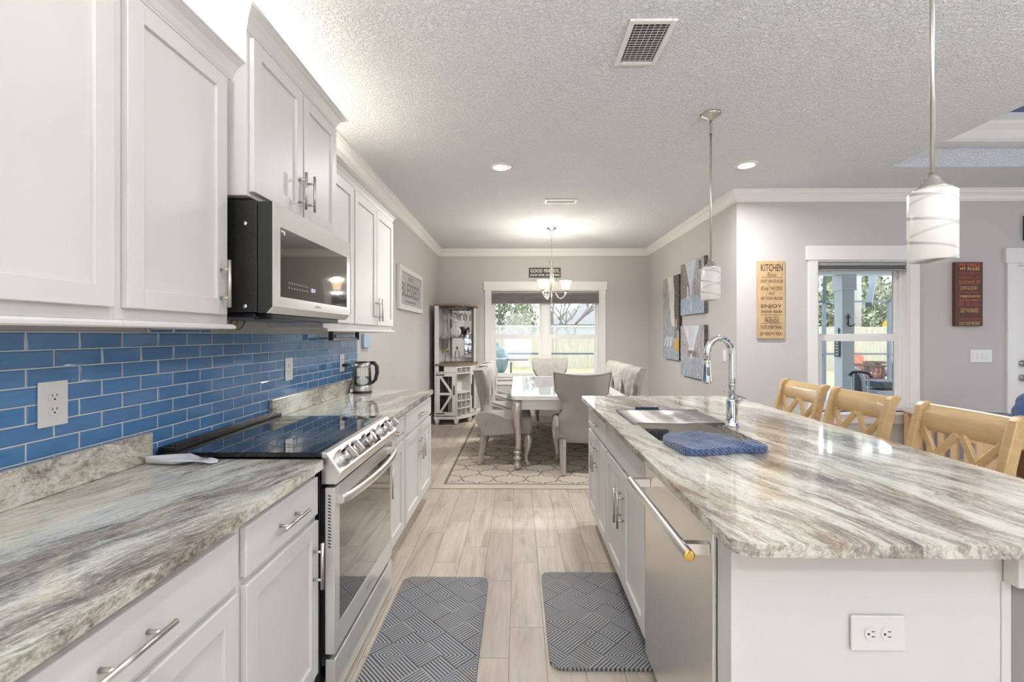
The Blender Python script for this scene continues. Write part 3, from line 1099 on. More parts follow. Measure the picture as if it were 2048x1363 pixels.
# backsplash: real tiles on a grout bed
bs = thing('tile_backsplash', 'blue glass subway tile backsplash with pale grout behind the counter', 'backsplash', (XL + .005, 1.7, .9))
b = MB()
b.box(XL + .0005, XL + .0086, -.3, 3.806, .90, 1.381)
b.box(XL + .0005, XL + .0086, 1.648, 1.98, 1.381, 1.446)
build(b, 'grout_bed', M_GROUT, bs)
b = MB()
rnd = random.Random(3)
TH, TL = .0511, .1524
for k in range(-2, 10):
    zt = 1.379 - TH * k
    zb_ = zt - TH
    sh = 1.2314 if k % 2 == 0 else 1.2314 - TL / 2
    j = -11
    while True:
        y0 = sh + TL * j; y1 = y0 + TL; j += 1
        if y0 > 3.806: break
        lim = 3.806 if k >= 0 else 1.98
        y0c, y1c = max(y0 + .0023, -.3 if k >= 0 else 1.65), min(y1 - .0023, lim)
        z0c, z1c = max(zb_ + .0019, .902), min(zt - .0019, 1.444)
        if y1c - y0c < .006 or z1c - z0c < .006: continue
        x0, x1 = XL + .004, XL + .0105
        t1, t2 = rnd.uniform(-.0005, .0005), rnd.uniform(-.0003, .0003)
        c = .0035
        P = [(x0, y0c, z0c), (x0, y1c, z0c), (x0, y1c, z1c), (x0, y0c, z1c),
             (x1 - .0015, y0c, z0c), (x1 - .0015, y1c, z0c), (x1 - .0015, y1c, z1c), (x1 - .0015, y0c, z1c),
             (x1 - t1 - t2, y0c + c, z0c + c), (x1 + t1 - t2, y1c - c, z0c + c), (x1 + t1 + t2, y1c - c, z1c - c), (x1 - t1 + t2, y0c + c, z1c - c)]
        b._add(P, [(8, 9, 10, 11), (4, 5, 9, 8), (5, 6, 10, 9), (6, 7, 11, 10), (7, 4, 8, 11), (0, 1, 5, 4), (1, 2, 6, 5), (2, 3, 7, 6), (3, 0, 4, 7)], False)
build(b, 'tiles', M_TILE, bs)

# upper cabinets
FU, DU = -1.06, -1.04
CC = [(0.0, -0.065), (0.006, -.065), (0.006, -.058), (.010, -.054), (.016, -.036), (.03, -.018), (.045, -.010), (.048, -.006), (.058, -.004), (.058, 0.0), (0.0, 0.0)]


def upper_unit(label, y0, y1, z0, z1, xf, xd, doors, crown_pts, rail_pts, zc_top):
    r = thing('upper_cabinet', label, 'cabinet', ((XL + xf) / 2, (y0 + y1) / 2, z0))
    b = MB(); b.box(XL + .002, xf, y0, y1, z0, z1)
    build(b, 'body', M_CAB, r, bev=.0015)
    for a, c, za, zb, h in doors:
        cab_door(r, xd, 1, a, c, za, zb, h)
    b = MB(); crown_run(b, crown_pts, CC, zc_top, side=-1)
    build(b, 'crown_moulding', M_CAB, r)
    if rail_pts:
        b = MB()
        crown_run(b, rail_pts, [(0.0, -.020), (.022, -.020), (.026, -.016), (.026, -.008), (.018, -.001), (0.0, -.001)], z0, side=-1)
        build(b, 'light_rail', M_CAB, r)
    return r


upper_unit('white double-door upper cabinet over the long counter, cut by the picture edge', .372, 1.179, 1.411, 2.312, FU, DU,
           [(.39, .785, 1.443, 2.292, None), (.795, 1.161, 1.443, 2.292, None)], [(FU, .372), (FU, 1.179)], [(FU, .372), (FU, 1.179)], 2.372)
upper_unit('white single-door upper cabinet beside the microwave on the camera side', 1.180, 1.645, 1.411, 2.312, FU, DU,
           [(1.2, 1.616, 1.443, 2.292, (1.578, 1.55, 'Z', .165))], [(FU, 1.180), (FU, 1.660)], [(FU, 1.180), (FU, 1.630), (XL + .03, 1.630)], 2.372)
upper_unit('taller white two-door upper cabinet directly above the microwave', 1.662, 2.459, 1.886, 2.50, -1.0, -.98,
           [(1.677, 2.062, 1.903, 2.474, (2.025, 2.015, 'Z', .165)), (2.076, 2.445, 1.903, 2.474, (2.11, 2.025, 'Z', .165))],
           [(XL + .06, 1.662), (-1.0, 1.662), (-1.0, 2.459), (XL + .06, 2.459)], None, 2.558)
upper_unit('narrow white upper cabinet beside the microwave on the dining side', 2.462, 2.886, 1.411, 2.312, FU, DU,
           [(2.478, 2.872, 1.443, 2.296, None)], [(FU, 2.462), (FU, 2.886)], [(FU, 2.462), (FU, 2.886)], 2.372)
upper_unit('white two-door upper cabinet at the dining end of the run', 2.887, 3.795, 1.411, 2.312, FU, DU,
           [(2.9, 3.338, 1.443, 2.296, (3.305, 1.555, 'Z', .165)), (3.348, 3.78, 1.443, 2.296, (3.378, 1.555, 'Z', .165))],
           [(FU, 2.887), (FU, 3.795), (XL + .06, 3.795)], [(FU, 2.887), (FU, 3.79), (XL + .03, 3.79)], 2.372)

# ------------------------------------------------------------------ microwave
mw = thing('microwave', 'over-the-range microwave with pale steel face and black sides', 'microwave', (-1.13, 2.06, 1.45))
b = MB(); b.box(XL + .012, -.970, 1.676, 2.444, 1.456, 1.872)
build(b, 'body', M_BLACKM, mw, bev=.002)
b = MB(); b.box(-.967, -.912, 1.678, 2.442, 1.478, 1.868)
b.prism([(-.967, 1.478), (-.912, 1.478), (-.934, 1.453), (-.967, 1.453)], 'Y', 1.678, 2.442)
dm = build(b, 'door', M_BLKPLAST, mw, bev=.0015)
b = MB()
b.box(-.9118, -.907, 1.678, 1.726, 1.477, 1.868); b.box(-.9118, -.907, 2.402, 2.442, 1.477, 1.868)
b.box(-.9118, -.907, 1.726, 2.402, 1.477, 1.517); b.box(-.9118, -.907, 1.726, 2.402, 1.783, 1.868)
b.prism([(-.9119, 1.4765), (-.907, 1.4765), (-.931, 1.4525), (-.934, 1.4525)], 'Y', 1.678, 2.442)
build(b, 'door_face', M_STEELW, dm)
b = MB(); b.box(-.9118, -.9085, 1.726, 2.402, 1.517, 1.783)
build(b, 'door_glass', M_DARKGL, dm)
for i, (yy, zz) in enumerate(((1.6755, 1.785), (1.6755, 1.478))):
    b = MB(); b.lathe([(.0, -.004), (.007, -.004), (.009, -.001), (.009, .001)], (-1.013, yy, zz), 14, axis='Y')
    build(b, 'screw', M_CHROME, mw)
b = MB(); b.box(-1.33, -.99, 1.70, 2.42, 1.437, 1.4555); b.box(-1.02, -.945, 1.74, 2.38, 1.432, 1.4555)
build(b, 'grease_filter_tray', M_BLACK, mw, bev=.004)
# display: clock and key legends (on the +X face)
RX = Matrix.Rotation(PI / 2, 4, 'Z')
b = MB(); b.merge(text_mb('12:11', .036, .016), Matrix.Translation((-.9081, 2.005, 1.567)) @ RX)
build(b, 'clock_digits', M_LED, dm)
b = MB()
for rowz in (1.556, 1.575):
    for q in range(8):
        yq = 1.79 + q * .022
        b.box(-.9084, -.9081, yq, yq + .013, rowz, rowz + .0022); b.box(-.9084, -.9081, yq, yq + .009, rowz + .004, rowz + .0055)
build(b, 'key_legends', M_LABELGREY, dm)
b = MB(); b.merge(text_mb('SAMSUNG', .060, .0095, bold=.01), Matrix.Translation((-.9065, 2.055, 1.4975)) @ RX)
build(b, 'maker_logo', M_LABELGREY, dm)
b = MB(); b.box(-.9084, -.9081, 1.752, 1.764, 1.758, 1.774); b.box(-.9084, -.9081, 1.735, 1.75, 1.766, 1.774)
build(b, 'energy_sticker', M_OUTLET, dm)

# loose wiring under the microwave
b = MB()
for q, (ya, yb, zz) in enumerate(((1.95, 2.12, 1.44), (2.05, 2.16, 1.437), (2.1, 2.22, 1.44))):
    pts = [(-1.34, ya + (yb - ya) * k / 8, zz - .045 * math.sin(PI * k / 8)) for k in range(9)]
    b.tube(pts, .003, 8)
tag(build(b, 'wiring', mat('brown_wire', (0.30, 0.12, 0.05), 0.5)), 'loose brown wires hanging under the microwave', 'wires')

# ------------------------------------------------------------------ range
Y0R, Y1R = 1.676, 2.443
rg = thing('range', 'stainless slide-in electric range with black glass cooktop', 'range', (-1.03, 2.06, 0))
b = MB(); b.box(XW + .006, -.735, Y0R + .004, Y1R - .004, .06, .912); b.box(XW + .006, -.80, Y0R + .02, Y1R - .02, .0, .06)
b.box(-.735, -.70, Y0R + .008, Y1R - .008, .14, .80)
build(b, 'body', M_BLACK, rg, bev=.002)
b = MB(); b.box(XW + .006, -.730, Y0R - .003, Y1R + .003, .918, .936)
ck = build(b, 'cooktop', M_BLACKGL, rg, bev=.002)
b = MB()
for (bx, by, br) in ((-1.16, 1.88, .075), (-1.16, 2.25, .085), (-.90, 1.87, .115), (-.90, 2.26, .09)):
    for rr in (br, br * .62):
        b.tube([(bx + rr * math.cos(2 * PI * k / 40), by + rr * math.sin(2 * PI * k / 40), .9362) for k in range(40)], .0007, 4, closed=True)
build(b, 'burner_rings', mat('burner_ring_print', (0.09, 0.09, 0.095), 0.3), ck)
b = MB(); b.box(XW + .006, -1.275, Y0R + .002, Y1R - .002, .9365, .952)
for q in range(3):
    b.box(XW + .012 + q * .02, XW + .022 + q * .02, Y0R + .02, Y1R - .02, .952, .955)
build(b, 'rear_vent', M_BLACK, rg, bev=.002)
b = MB()
prof = [(-.729, .937), (-.705, .934), (-.653, .860), (-.672, .817), (-.729, .817)]
b.prism(prof, 'Y', Y0R - .001, Y1R + .001)
cp = build(b, 'control_panel', M_STEEL, rg, bev=.004, seg=3)
nx, nz = .074 / math.hypot(.074, .052), .052 / math.hypot(.074, .052)
# black touch strip in the middle of the sloping face


def on_slope(t, off):
    x = -.705 + (.052) * t + nx * off
    z = .934 - .074 * t + nz * off
    return x, z


b = MB()
p0, p1 = on_slope(.12, .0008), on_slope(.88, .0008)
b.quad((p0[0], 1.885, p0[1]), (p1[0], 1.885, p1[1]), (p1[0], 2.185, p1[1]), (p0[0], 2.185, p0[1]))
build(b, 'touch_display', M_DARKGL, cp)
for yk in (1.757, 1.842, 2.045, 2.262, 2.372):
    x0, z0 = on_slope(.5, 0.0)
    kb = MB()
    kb.lathe([(.0, 0), (.034, 0), (.034, .010), (.031, .013), (.0, .013)], (0, 0, 0), 28, smooth=False)
    kb.lathe([(.026, .013), (.0255, .032), (.023, .036), (0, .0365)], (0, 0, 0), 28)
    if yk != 2.045:
        kb.box(-.024, .024, -.0055, .0055, .034, .052)
    mx = Matrix.Translation((x0, yk, z0)) @ Matrix.Rotation(math.atan2(nx, nz), 4, 'Y') @ Matrix.Rotation(0.35, 4, 'Z')
    b = MB(); b.merge(kb, mx)
    build(b, 'knob', M_KNOB, cp, bev=.0012)
# oven door
b = MB()
XD = -.678
b.box(-.715, XD, Y0R - .001, 1.724, .188, .805); b.box(-.715, XD, 2.411, Y1R + .001, .188, .805)
b.box(-.715, XD, 1.724, 2.411, .188, .285); b.box(-.715, XD, 1.724, 2.411, .745, .805)
od = build(b, 'oven_door', M_STEELW, rg, bev=.003)
b = MB(); b.box(-.713, XD - .0015, 1.724, 2.411, .285, .745)
build(b, 'oven_window', M_DARKGL, od)
b = MB()
for q in range(17):
    zz = .778 - q * .0118
    b.bar((-.703, Y0R - .0015, zz), (-.692, Y0R - .0015, zz - .004), .0012, .0042)
build(b, 'side_vent_slots', M_SLOT, od)
b = MB()
pts = []
for k in range(25):
    tt = k / 24
    s_ = math.sin(PI * tt) ** .55
    pts.append((XD + .018 + .040 * s_, 1.697 + tt * (2.415 - 1.697), .757 - .0 * s_))
b.tube(pts, .0155, 14, sx=.7, sy=1.15)
for yy in (1.702, 2.41):
    b.box(XD - .001, XD + .024, yy - .013, yy + .013, .741, .773)
build(b, 'handle', M_STEEL, od, bev=.002)
b = MB(); b.merge(text_mb('SAMSUNG', .085, .011, bold=.01), Matrix.Translation((XD + .0005, 2.06, .236)) @ RX)
build(b, 'maker_logo', M_LABELGREY, od)
b = MB(); b.box(-.715, XD, Y0R + .003, Y1R - .003, .018, .166)
build(b, 'storage_drawer', M_STEELW, rg, bev=.003)
b = MB(); b.box(-.72, XD + .004, Y0R + .01, Y1R - .01, .004, .0175)
build(b, 'base_trim', M_KNOB, rg)


# ------------------------------------------------------------------ outlets and switches
def outlet(label, o, nrm, horizontal=False, group=None):
    """o: centre; nrm: '+X' (left wall), '-Y' (facing the camera)"""
    r = thing('outlet', label, 'outlet', o, group)
    hw, hh = (.0425, .065)
    base = MB(); base.box(-hw, hw, -.006, -.0008, -hh, hh)
    face = MB()
    slots = MB()
    rec = []
    for q in (-1, 1):
        f = MB()
        pts = []
        for k in range(24):
            a = 2 * PI * k / 24
            pts.append((max(-.0165, min(.0165, .0175 * math.cos(a))), .0145 * math.sin(a) + q * .0195))
        f.prism(pts, 'Y', -.0085, -.006)
        rec.append(f)
        slots.box(-.0072, -.0052, -.0092, -.0086, q * .0195 + .001, q * .0195 + .0085)
        slots.box(.0052, .0072, -.0092, -.0086, q * .0195 + .001, q * .0195 + .0085)
        slots.lathe([(0, -.0092), (.0028, -.0092), (.0028, -.0086)], (0, 0, q * .0195 - .0062), 10, axis='Y')
    if nrm == '+X':
        mx = Matrix.Translation(o) @ Matrix.Rotation(PI / 2, 4, 'Z')
    elif nrm == '-X':
        mx = Matrix.Translation(o) @ Matrix.Rotation(-PI / 2, 4, 'Z')
    else:
        mx = Matrix.Translation(o)
    if horizontal:
        mx = mx @ Matrix.Rotation(PI / 2, 4, 'Y')
    b = MB(); b.merge(base, mx)
    build(b, 'cover_plate', M_OUTLET, r, bev=.0025, seg=3)
    for f in rec:
        b = MB(); b.merge(f, mx)
        rc = build(b, 'receptacle', M_OUTLET, r, bev=.0006)
    b = MB(); b.merge(slots, mx)
    build(b, 'slots', M_SLOT, r)
    return r


XS = XL + .0105
outlet('white wall outlet on the blue tiles above the long counter', (XS, 1.300, 1.172), '+X')
outlet('white wall outlet on the blue tiles behind the range and counter joint', (XS, 2.656, 1.171), '+X')
outlet('white wall outlet with the kettle cord plugged in', (XS, 3.465, 1.159), '+X')
outlet('white outlet lying sideways on the island end panel', (.8725, 1.119, .6485), '-Y', True)


def rocker_plate(label, o, nrm, n, w, h):
    r = thing('light_switch', label, 'light switch', o)
    mx = Matrix.Translation(o) @ (Matrix.Rotation(-PI / 2, 4, 'Z') if nrm == '-X' else Matrix.Identity(4))
    b = MB(); q = MB(); q.box(-w / 2, w / 2, -.006, -.0008, -h / 2, h / 2); b.merge(q, mx)
    build(b, 'cover_plate', M_OUTLET, r, bev=.002)
    for i in range(n):
        xx = (i - (n - 1) / 2) * .046
        b = MB(); q = MB(); q.box(xx - .0165, xx + .0165, -.0095, -.0058, -.033, .033); b.merge(q, mx)
        build(b, 'rocker', M_OUTLET, r, bev=.001)
    return r


rocker_plate('wide white four-rocker switch plate beside the patio door', (4.642, YK, 1.162), '-Y', 4, .214, .126)
rocker_plate('slim white switch plate on the dining wall behind the faucet', (XR, 4.888, 1.155), '-X', 1, .078, .126)

# ------------------------------------------------------------------ island
FI, DI = .530, .510
r = base_unit('white island cabinet with drawer at the dining end', 2.637, 3.31, (2.648, 3.30, (2.97, .79, 'Y', .16)),
              [(2.648, 2.968, (2.935, .575, 'Z', .165)), (2.978, 3.30, (3.01, .575, 'Z', .165))], 1.205, FI, DI, -1, 'island_cabinet')
r = base_unit('white island sink cabinet with false front between drawer and dishwasher', 1.836, 2.636, (1.845, 2.628, None),
              [(1.845, 2.232, (2.200, .53, 'Z', .18)), (2.242, 2.628, (2.275, .53, 'Z', .18))], 1.205, FI, DI, -1, 'island_cabinet', False)
for ch in r.children:
    if ch.name.startswith('body'):
        # open the top of the sink cabinet for the basin
        me = ch.data
        off = OFF[ch.name]
        mb = MB()
        mb.box(FI, 1.205, 1.836, 2.636, .105, .60); mb.box(FI, FI + .02, 1.836, 2.636, .60, .883); mb.box(1.16, 1.205, 1.836, 2.636, .60, .883)
        mb.box(FI, 1.205, 1.836, 1.852, .60, .883); mb.box(FI, 1.205, 2.62, 2.636, .60, .883); mb.box(FI + .07, 1.205, 1.836, 2.636, 0, .105)
        me.clear_geometry()
        me.from_pydata([tuple(Vector(p) - off) for p in mb.v], [], mb.f)
        me.update()

pn = thing('island_end_panel', 'white painted end of the island, with corbel and grey knee wall', 'island panel', (.93, 1.13, 0))
b = MB(); b.box(.545, 1.196, 1.122, 1.142, 0, .883); b.box(.521, .576, 1.1195, 1.196, 0, .883); b.box(1.173, 1.196, 1.1195, 1.1215, 0, .774)
build(b, 'panel', M_CAB, pn, bev=.0015)
b = MB(); b.box(.577, 1.172, 1.1205, 1.1218, .845, .883)
build(b, 'top_rail', M_CAB, pn)
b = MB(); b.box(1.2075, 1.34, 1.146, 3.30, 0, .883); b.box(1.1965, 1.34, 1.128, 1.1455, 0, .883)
build(b, 'knee_wall', mat('dark_grey_knee_wall', (0.235, 0.225, 0.21), 0.7, bump=(120, .1, .001)), pn)  # toned darker than the other walls
b = MB(); b.prism([(1.175, .883), (1.54, .883), (1.54, .845), (1.45, .80), (1.36, .775), (1.175, .775)], 'Y', 1.083, 1.119)
build(b, 'corbel', M_CAB, pn, bev=.003)

it = thing('island_countertop', 'large streaked granite island top with a sink cut-out', 'countertop', (1.04, 2.2, .884))
rounded_slab('slab', M_GRANI, .476, 1.605, 1.0, 3.44, .8845, .914, (.05, .03, .03, .03), hole=(.612, 1.035, 1.96, 2.60, .035), parent=it, bev=.010)

dw = thing('dishwasher', 'stainless steel dishwasher with a pro bar handle at the island end', 'dishwasher', (.8, 1.517, 0))
b = MB(); b.box(.56, 1.15, 1.205, 1.828, .09, .87); b.box(.60, 1.1, 1.22, 1.81, 0, .09)
build(b, 'tub', M_BLKPLAST, dw)
b = MB(); b.box(.510, .556, 1.2, 1.834, .10, .850)
dd = build(b, 'door', M_STEEL, dw, bev=.003)
b = MB(); b.box(.518, .556, 1.204, 1.83, .8503, .862)
for q in range(9):
    b.box(.524, .530, 1.25 + q * .06, 1.262 + q * .06, .862, .8626)
build(b, 'control_strip', M_BLKPLAST, dd)
b = MB(); b.cyl((.442, 1.181, .802), (.442, 1.79, .802), .0145, 20)
for yy in (1.225, 1.768):
    b.box(.442, .509, yy - .012, yy + .012, .787, .817)
h_ = build(b, 'handle', M_STEEL, dd, bev=.001)
b = MB(); b.lathe([(0, -.003), (.012, -.003), (.0148, -.0015), (.0148, .002)], (.442, 1.181, .802), 20, axis='Y')
build(b, 'end_cap', M_BRASS, h_)

# sink
b = MB()
x0, x1, y0, y1, z0, z1 = .602, 1.045, 1.95, 2.612, .66, .8835
th = .004
b.box(x0 - th, x0, y0 - th, y1 + th, z0, z1); b.box(x1, x1 + th, y0 - th, y1 + th, z0, z1)
b.box(x0, x1, y0 - th, y0, z0, z1); b.box(x0, x1, y1, y1 + th, z0, z1)
b.box(x0 - th, x1 + th, y0 - th, y1 + th, z0 - th, z0)
sk = thing('sink', 'undermount stainless sink under the roll-up rack', 'sink', (.82, 2.33, .655))
build(b, 'basin', M_STEEL, sk)
b = MB(); b.lathe([(0, .003), (.035, .003), (.045, .001), (.045, 0)], (.82, 2.33, z0), 20)
build(b, 'drain', M_CHROME, sk)
b = MB()
b.box(.615, .76, 2.295, 2.33, .80, .893)
for q in range(8):
    b.cyl((.62 + q * .018, 2.292, .805), (.62 + q * .018, 2.292, .89), .006, 8)
b.box(.65, .72, 2.33, 2.335, .80, .893)
tag(build(b, 'sponge_caddy', mat('charcoal_ribbed_rubber', (0.03, 0.032, 0.038), 0.7), bev=.003), 'black ribbed caddy hung inside the sink below the rack', 'sink caddy')

rk = thing('dish_rack', 'roll-up drying rack of steel rods lying over the sink', 'dish rack', (.825, 2.53, .915))
for xx in (.588, 1.048):
    b = MB(); b.box(xx, xx + .022, 2.325, 2.745, .9146, .924)
    build(b, 'side_strip', M_SILIC, rk, bev=.002)
b = MB(); b.box(.588, 1.07, 2.715, 2.747, .9244, .9275)
build(b, 'end_strip', M_SILIC, rk, bev=.001)
for q in range(20):
    b = MB(); yy = 2.335 + q * .0195
    b.cyl((.600, yy, .9215), (1.058, yy, .9215), .0042, 10)
    build(b, 'rod', M_NICKEL, rk)
b = MB(); b.box(.70, .84, 2.722, 2.742, .928, .942)
tag(build(b, 'scrub_brush', M_NAVY, bev=.005), 'small dark blue brush lying on the far rim of the drying rack', 'brush')

# faucet
fx, fy = 1.076, 2.305
fc = thing('faucet', 'tall chrome gooseneck kitchen faucet beside the sink', 'faucet', (fx, fy, .914))
b = MB(); b.lathe([(0, .914), (.034, .914), (.034, .92), (.030, .924), (.027, .96), (.027, 1.04), (.024, 1.055), (0.0, 1.055)], (fx, fy, 0), 28)
build(b, 'base', M_CHROME, fc)
b = MB()
pts = [(fx, fy, 1.045), (fx, fy, 1.15), (fx, fy, 1.272)]
R_ = .068
dirx, diry = -math.cos(.18), math.sin(.18) * -1
for k in range(1, 17):
    a = PI * k / 16 * .955
    d = R_ * (1 - math.cos(a))
    pts.append((fx + dirx * d, fy + diry * d, 1.272 + R_ * math.sin(a) * 1.2))
pe = pts[-1]
pts.append((pe[0] - .001, pe[1], pe[2] - .04))
b.tube(pts, .0165, 18)
b.lathe([(.0185, 1.118), (.0195, 1.121), (.0195, 1.125), (.0185, 1.128)], (fx, fy, 0), 20)
build(b, 'gooseneck', M_CHROME, fc)
b = MB()
hx, hy, hz = pts[-1]
b.lathe([(0, 0.0), (.017, 0.0), (.018, -.004), (.019, -.03), (.0245, -.10), (.025, -.112), (.022, -.115), (0, -.113)], (hx, hy, hz), 24)
sh = build(b, 'spray_head', M_CHROME, fc)
b = MB(); b.box(hx - .007, hx + .007, hy - .0265, hy - .0185, hz - .074, hz - .030)
build(b, 'spray_button', M_SILIC, sh, bev=.003)
b = MB()
b.tube([(fx + .012, fy - .015, 1.035), (fx + .03, fy - .034, 1.06)], [.018, .014], 14)
b.bar((fx - .055, fy - .045, 1.092), (fx + .05, fy - .032, 1.056), .020, .009)
build(b, 'lever', M_CHROME, fc, bev=.003)

# towel: folded navy waffle cloth lying over the sink's near edge
random.seed(5)
tw = MB()
ol = [(.612, 1.93), (.640, 1.995), (.72, 2.028), (.80, 2.030), (.88, 1.995), (.935, 1.93), (.972, 1.86), (.985, 1.815), (.965, 1.775), (.93, 1.765), (.86, 1.765), (.76, 1.735), (.68, 1.722), (.632, 1.732), (.622, 1.80), (.612, 1.87)]
cxm = sum(p[0] for p in ol) / len(ol); cym = sum(p[1] for p in ol) / len(ol)
NO = 64


def out_pt(u):
    u = (u % 1.0) * len(ol)
    i = int(u); f_ = u - i
    p = [ol[(i + k - 1) % len(ol)] for k in range(4)]
    def cr(a, b_, c, d):
        return .5 * ((2 * b_) + (-a + c) * f_ + (2 * a - 5 * b_ + 4 * c - d) * f_ * f_ + (-a + 3 * b_ - 3 * c + d) * f_ ** 3)
    return cr(*[q[0] for q in p]), cr(*[q[1] for q in p])


def tw_fn(u, v):
    x, y = out_pt(u)
    # v: 0 bottom centre, .45 bottom rim, .55 top rim, 1 top centre
    if v < .25:
        s, z = v / .25 * .98, .0
    elif v < .5:
        a = (v - .25) / .25 * PI
        s, z = .98 + .02 * math.sin(a) + 0.0, .0 + .013 * (1 - math.cos(a)) * .9
    else:
        s = .98 * (1 - (v - .5) / .5)
        z = .0234
    px, py = cxm + (x - cxm) * s, cym + (y - cym) * s
    if z > .004:
        k = min(1, z / .0234)
        edge = 1 - s ** 6
        z += k * (.014 * mnoise.noise(Vector((px * 9, py * 9, .3))) + .008 * mnoise.noise(Vector((px * 26, py * 26, 1.3))) + .006 * edge + .012 * math.exp(-((px - .80 + (py - 1.9) * .8) / .045) ** 2) * edge)
    if z > .004:
        z += .016 * math.exp(-((px - .945) / .022) ** 2 - ((py - 1.82) / .05) ** 2) * min(1, z / .0234)
    z = max(z, 0.0)
    return (px, py, .9148 + z)


tw.grid(tw_fn, NO, 30, True, wrap_u=True)
tag(build(tw, 'dish_towel', M_TOWEL), 'folded navy waffle dish towel draped at the near sink edge', 'towel')

# spoon rest
sp = MB()


def spoon_fn(u, v):
    # u along the length 0..1, v across -1..1
    x = -1.334 + .255 * u
    w = .048 * math.sin(min(1, u / .62) * PI * .5 + .12) * (1 if u < .45 else 1 - .62 * min(1, (u - .45) / .3)) if u < .75 else .020 + .004 * math.sin((u - .75) / .25 * PI)
    if u > .93: w *= math.sqrt(max(0.02, 1 - ((u - .93) / .07) ** 2))
    if u < .06: w *= math.sqrt(max(0.02, 1 - ((.06 - u) / .06) ** 2))
    vv = (v - .5) * 2
    zc_ = .917 + .012 * max(0, (u - .45) / .3 if u < .75 else 1) - (0 if u < .85 else .008 * (u - .85) / .15)
    rim = .020 if u < .5 else .020 * max(0, 1 - (u - .5) / .25)
    z = zc_ + rim * abs(vv) ** 3 + .002
    return (x + .012, 1.60 + w * vv, z)


sp.grid(spoon_fn, 40, 15)
so = build(sp, 'spoon_rest', M_CERAMIC)
md = so.modifiers.new('shell', 'SOLIDIFY'); md.thickness = .004; md.offset = 1
tag(so, 'white ceramic spoon rest with dark floral print beside the range', 'spoon rest')
b = MB()
random.seed(2)
for (ux, uy) in [(.06 + .012 * i, .0) for i in range(4)] + [(.76 + .016 * i, 0) for i in range(9)]:
    px, py, pz = spoon_fn(ux if ux < 1 else .98, .5 + (random.random() - .5) * .5)
    a = random.random() * 3
    b.poly([(px + .009 * math.cos(a), py + .006 * math.sin(a), pz + .0075), (px + .006 * math.cos(a + 2), py + .008 * math.sin(a + 2), pz + .0075), (px + .009 * math.cos(a + 4), py + .006 * math.sin(a + 4), pz + .0075)])
build(b, 'printed_flowers', M_INK, so)

# kettle
kx, ky = -1.235, 3.60
kt = thing('electric_kettle', 'glass and steel electric kettle on the far counter end', 'kettle', (kx, ky, .9145))
b = MB(); b.lathe([(0, .9146), (.072, .9146), (.074, .918), (.074, .926), (.070, .93), (0, .93)], (kx, ky, 0), 32)
build(b, 'base', M_BLKPLAST, kt)
b = MB(); b.lathe([(0, .931), (.071, .931), (.072, .934), (.072, .970), (.070, .974), (0, .974)], (kx, ky, 0), 32)
build(b, 'lower_band', M_NICKEL, kt)
b = MB(); b.lathe([(.069, .975), (.070, .985), (.066, 1.09), (.062, 1.115)], (kx, ky, 0), 32)
build(b, 'glass_jug', M_GLASS, kt)
b = MB(); b.lathe([(0, .976), (.067, .976), (.0645, 1.04), (0, 1.04)], (kx, ky, 0), 32)
build(b, 'water', M_WATER, kt)
b = MB(); b.lathe([(.0625, 1.115), (.064, 1.118), (.062, 1.152), (.060, 1.154)], (kx, ky, 0), 32)

b.tube([(kx - .02, ky - .052, 1.132), (kx - .04, ky - .085, 1.146)], [.020, .010], 12)
build(b, 'rim_and_spout', M_NICKEL, kt)
b = MB(); b.lathe([(0, 1.163), (.03, 1.163), (.057, 1.158), (.061, 1.152), (0, 1.150)], (kx, ky, 0), 32)
build(b, 'lid', M_BLKPLAST, kt)
b = MB(); b.tube([(kx + .052, ky + .02, 1.15), (kx + .085, ky + .028, 1.148), (kx + .104, ky + .033, 1.12), (kx + .106, ky + .034, 1.07), (kx + .094, ky + .03, 1.015), (kx + .066, ky + .022, .985)],
               [.012, .013, .013, .013, .012, .008], 14, sx=1.0, sy=1.2)
build(b, 'handle', M_BLKPLAST, kt)
b = MB()
b.box(XS + .009, XS + .04, 3.455, 3.475, 1.128, 1.152)
b.tube([(XS + .04, 3.465, 1.14), (XS + .07, 3.47, 1.137), (XS + .085, 3.48, 1.10), (XS + .075, 3.49, 1.03), (XS + .055, 3.48, .97), (XS + .05, 3.49, .925), (XS + .06, 3.52, .9195), (XS + .07, 3.55, .9195)], .0035, 8)
build(b, 'cord', M_BLKPLAST, kt)

# paper towel holder and note on the wall
ph = thing('paper_towel_holder', 'empty steel paper towel holder mounted under the end upper cabinet', 'paper towel holder', (-1.2, 3.2, 1.33))
b = MB(); b.cyl((-1.26, 3.05, 1.345), (-1.26, 3.55, 1.345), .008, 14)
build(b, 'rod', M_NICKEL, ph)
for yy in (3.05, 3.55):
    b = MB(); b.box(-1.275, -1.245, yy - .006, yy + .006, 1.335, 1.4105)
    build(b, 'bracket', M_IRON, ph, bev=.002)
b = MB(); b.box(XL + .001, XL + .03, 3.925, 4.105, 1.262, 1.385)
tag(build(b, 'wall_canvas', mat('pale_blue_canvas', (0.42, 0.52, 0.62), 0.8, var=.1), bev=.003), 'small pale blue canvas on the wall past the tiles', 'wall canvas')


# ------------------------------------------------------------------ kitchen mats and rug
M_MATF = mat_stripes()
b = MB()
def mat_obj(label, x0, x1, y0, y1):
    o = rounded_slab('kitchen_mat', M_MATF, x0, x1, y0, y1, .0008, .014, (.05,) * 4, bev=.005)
    tag(o, label, 'floor mat')
    return o
mat_obj('grey-blue diamond-striped mat on the floor before the range', -.635, -.165, 1.15, 2.553)
mat_obj('grey-blue diamond-striped mat on the floor before the sink', .133, .594, 1.86, 2.612)

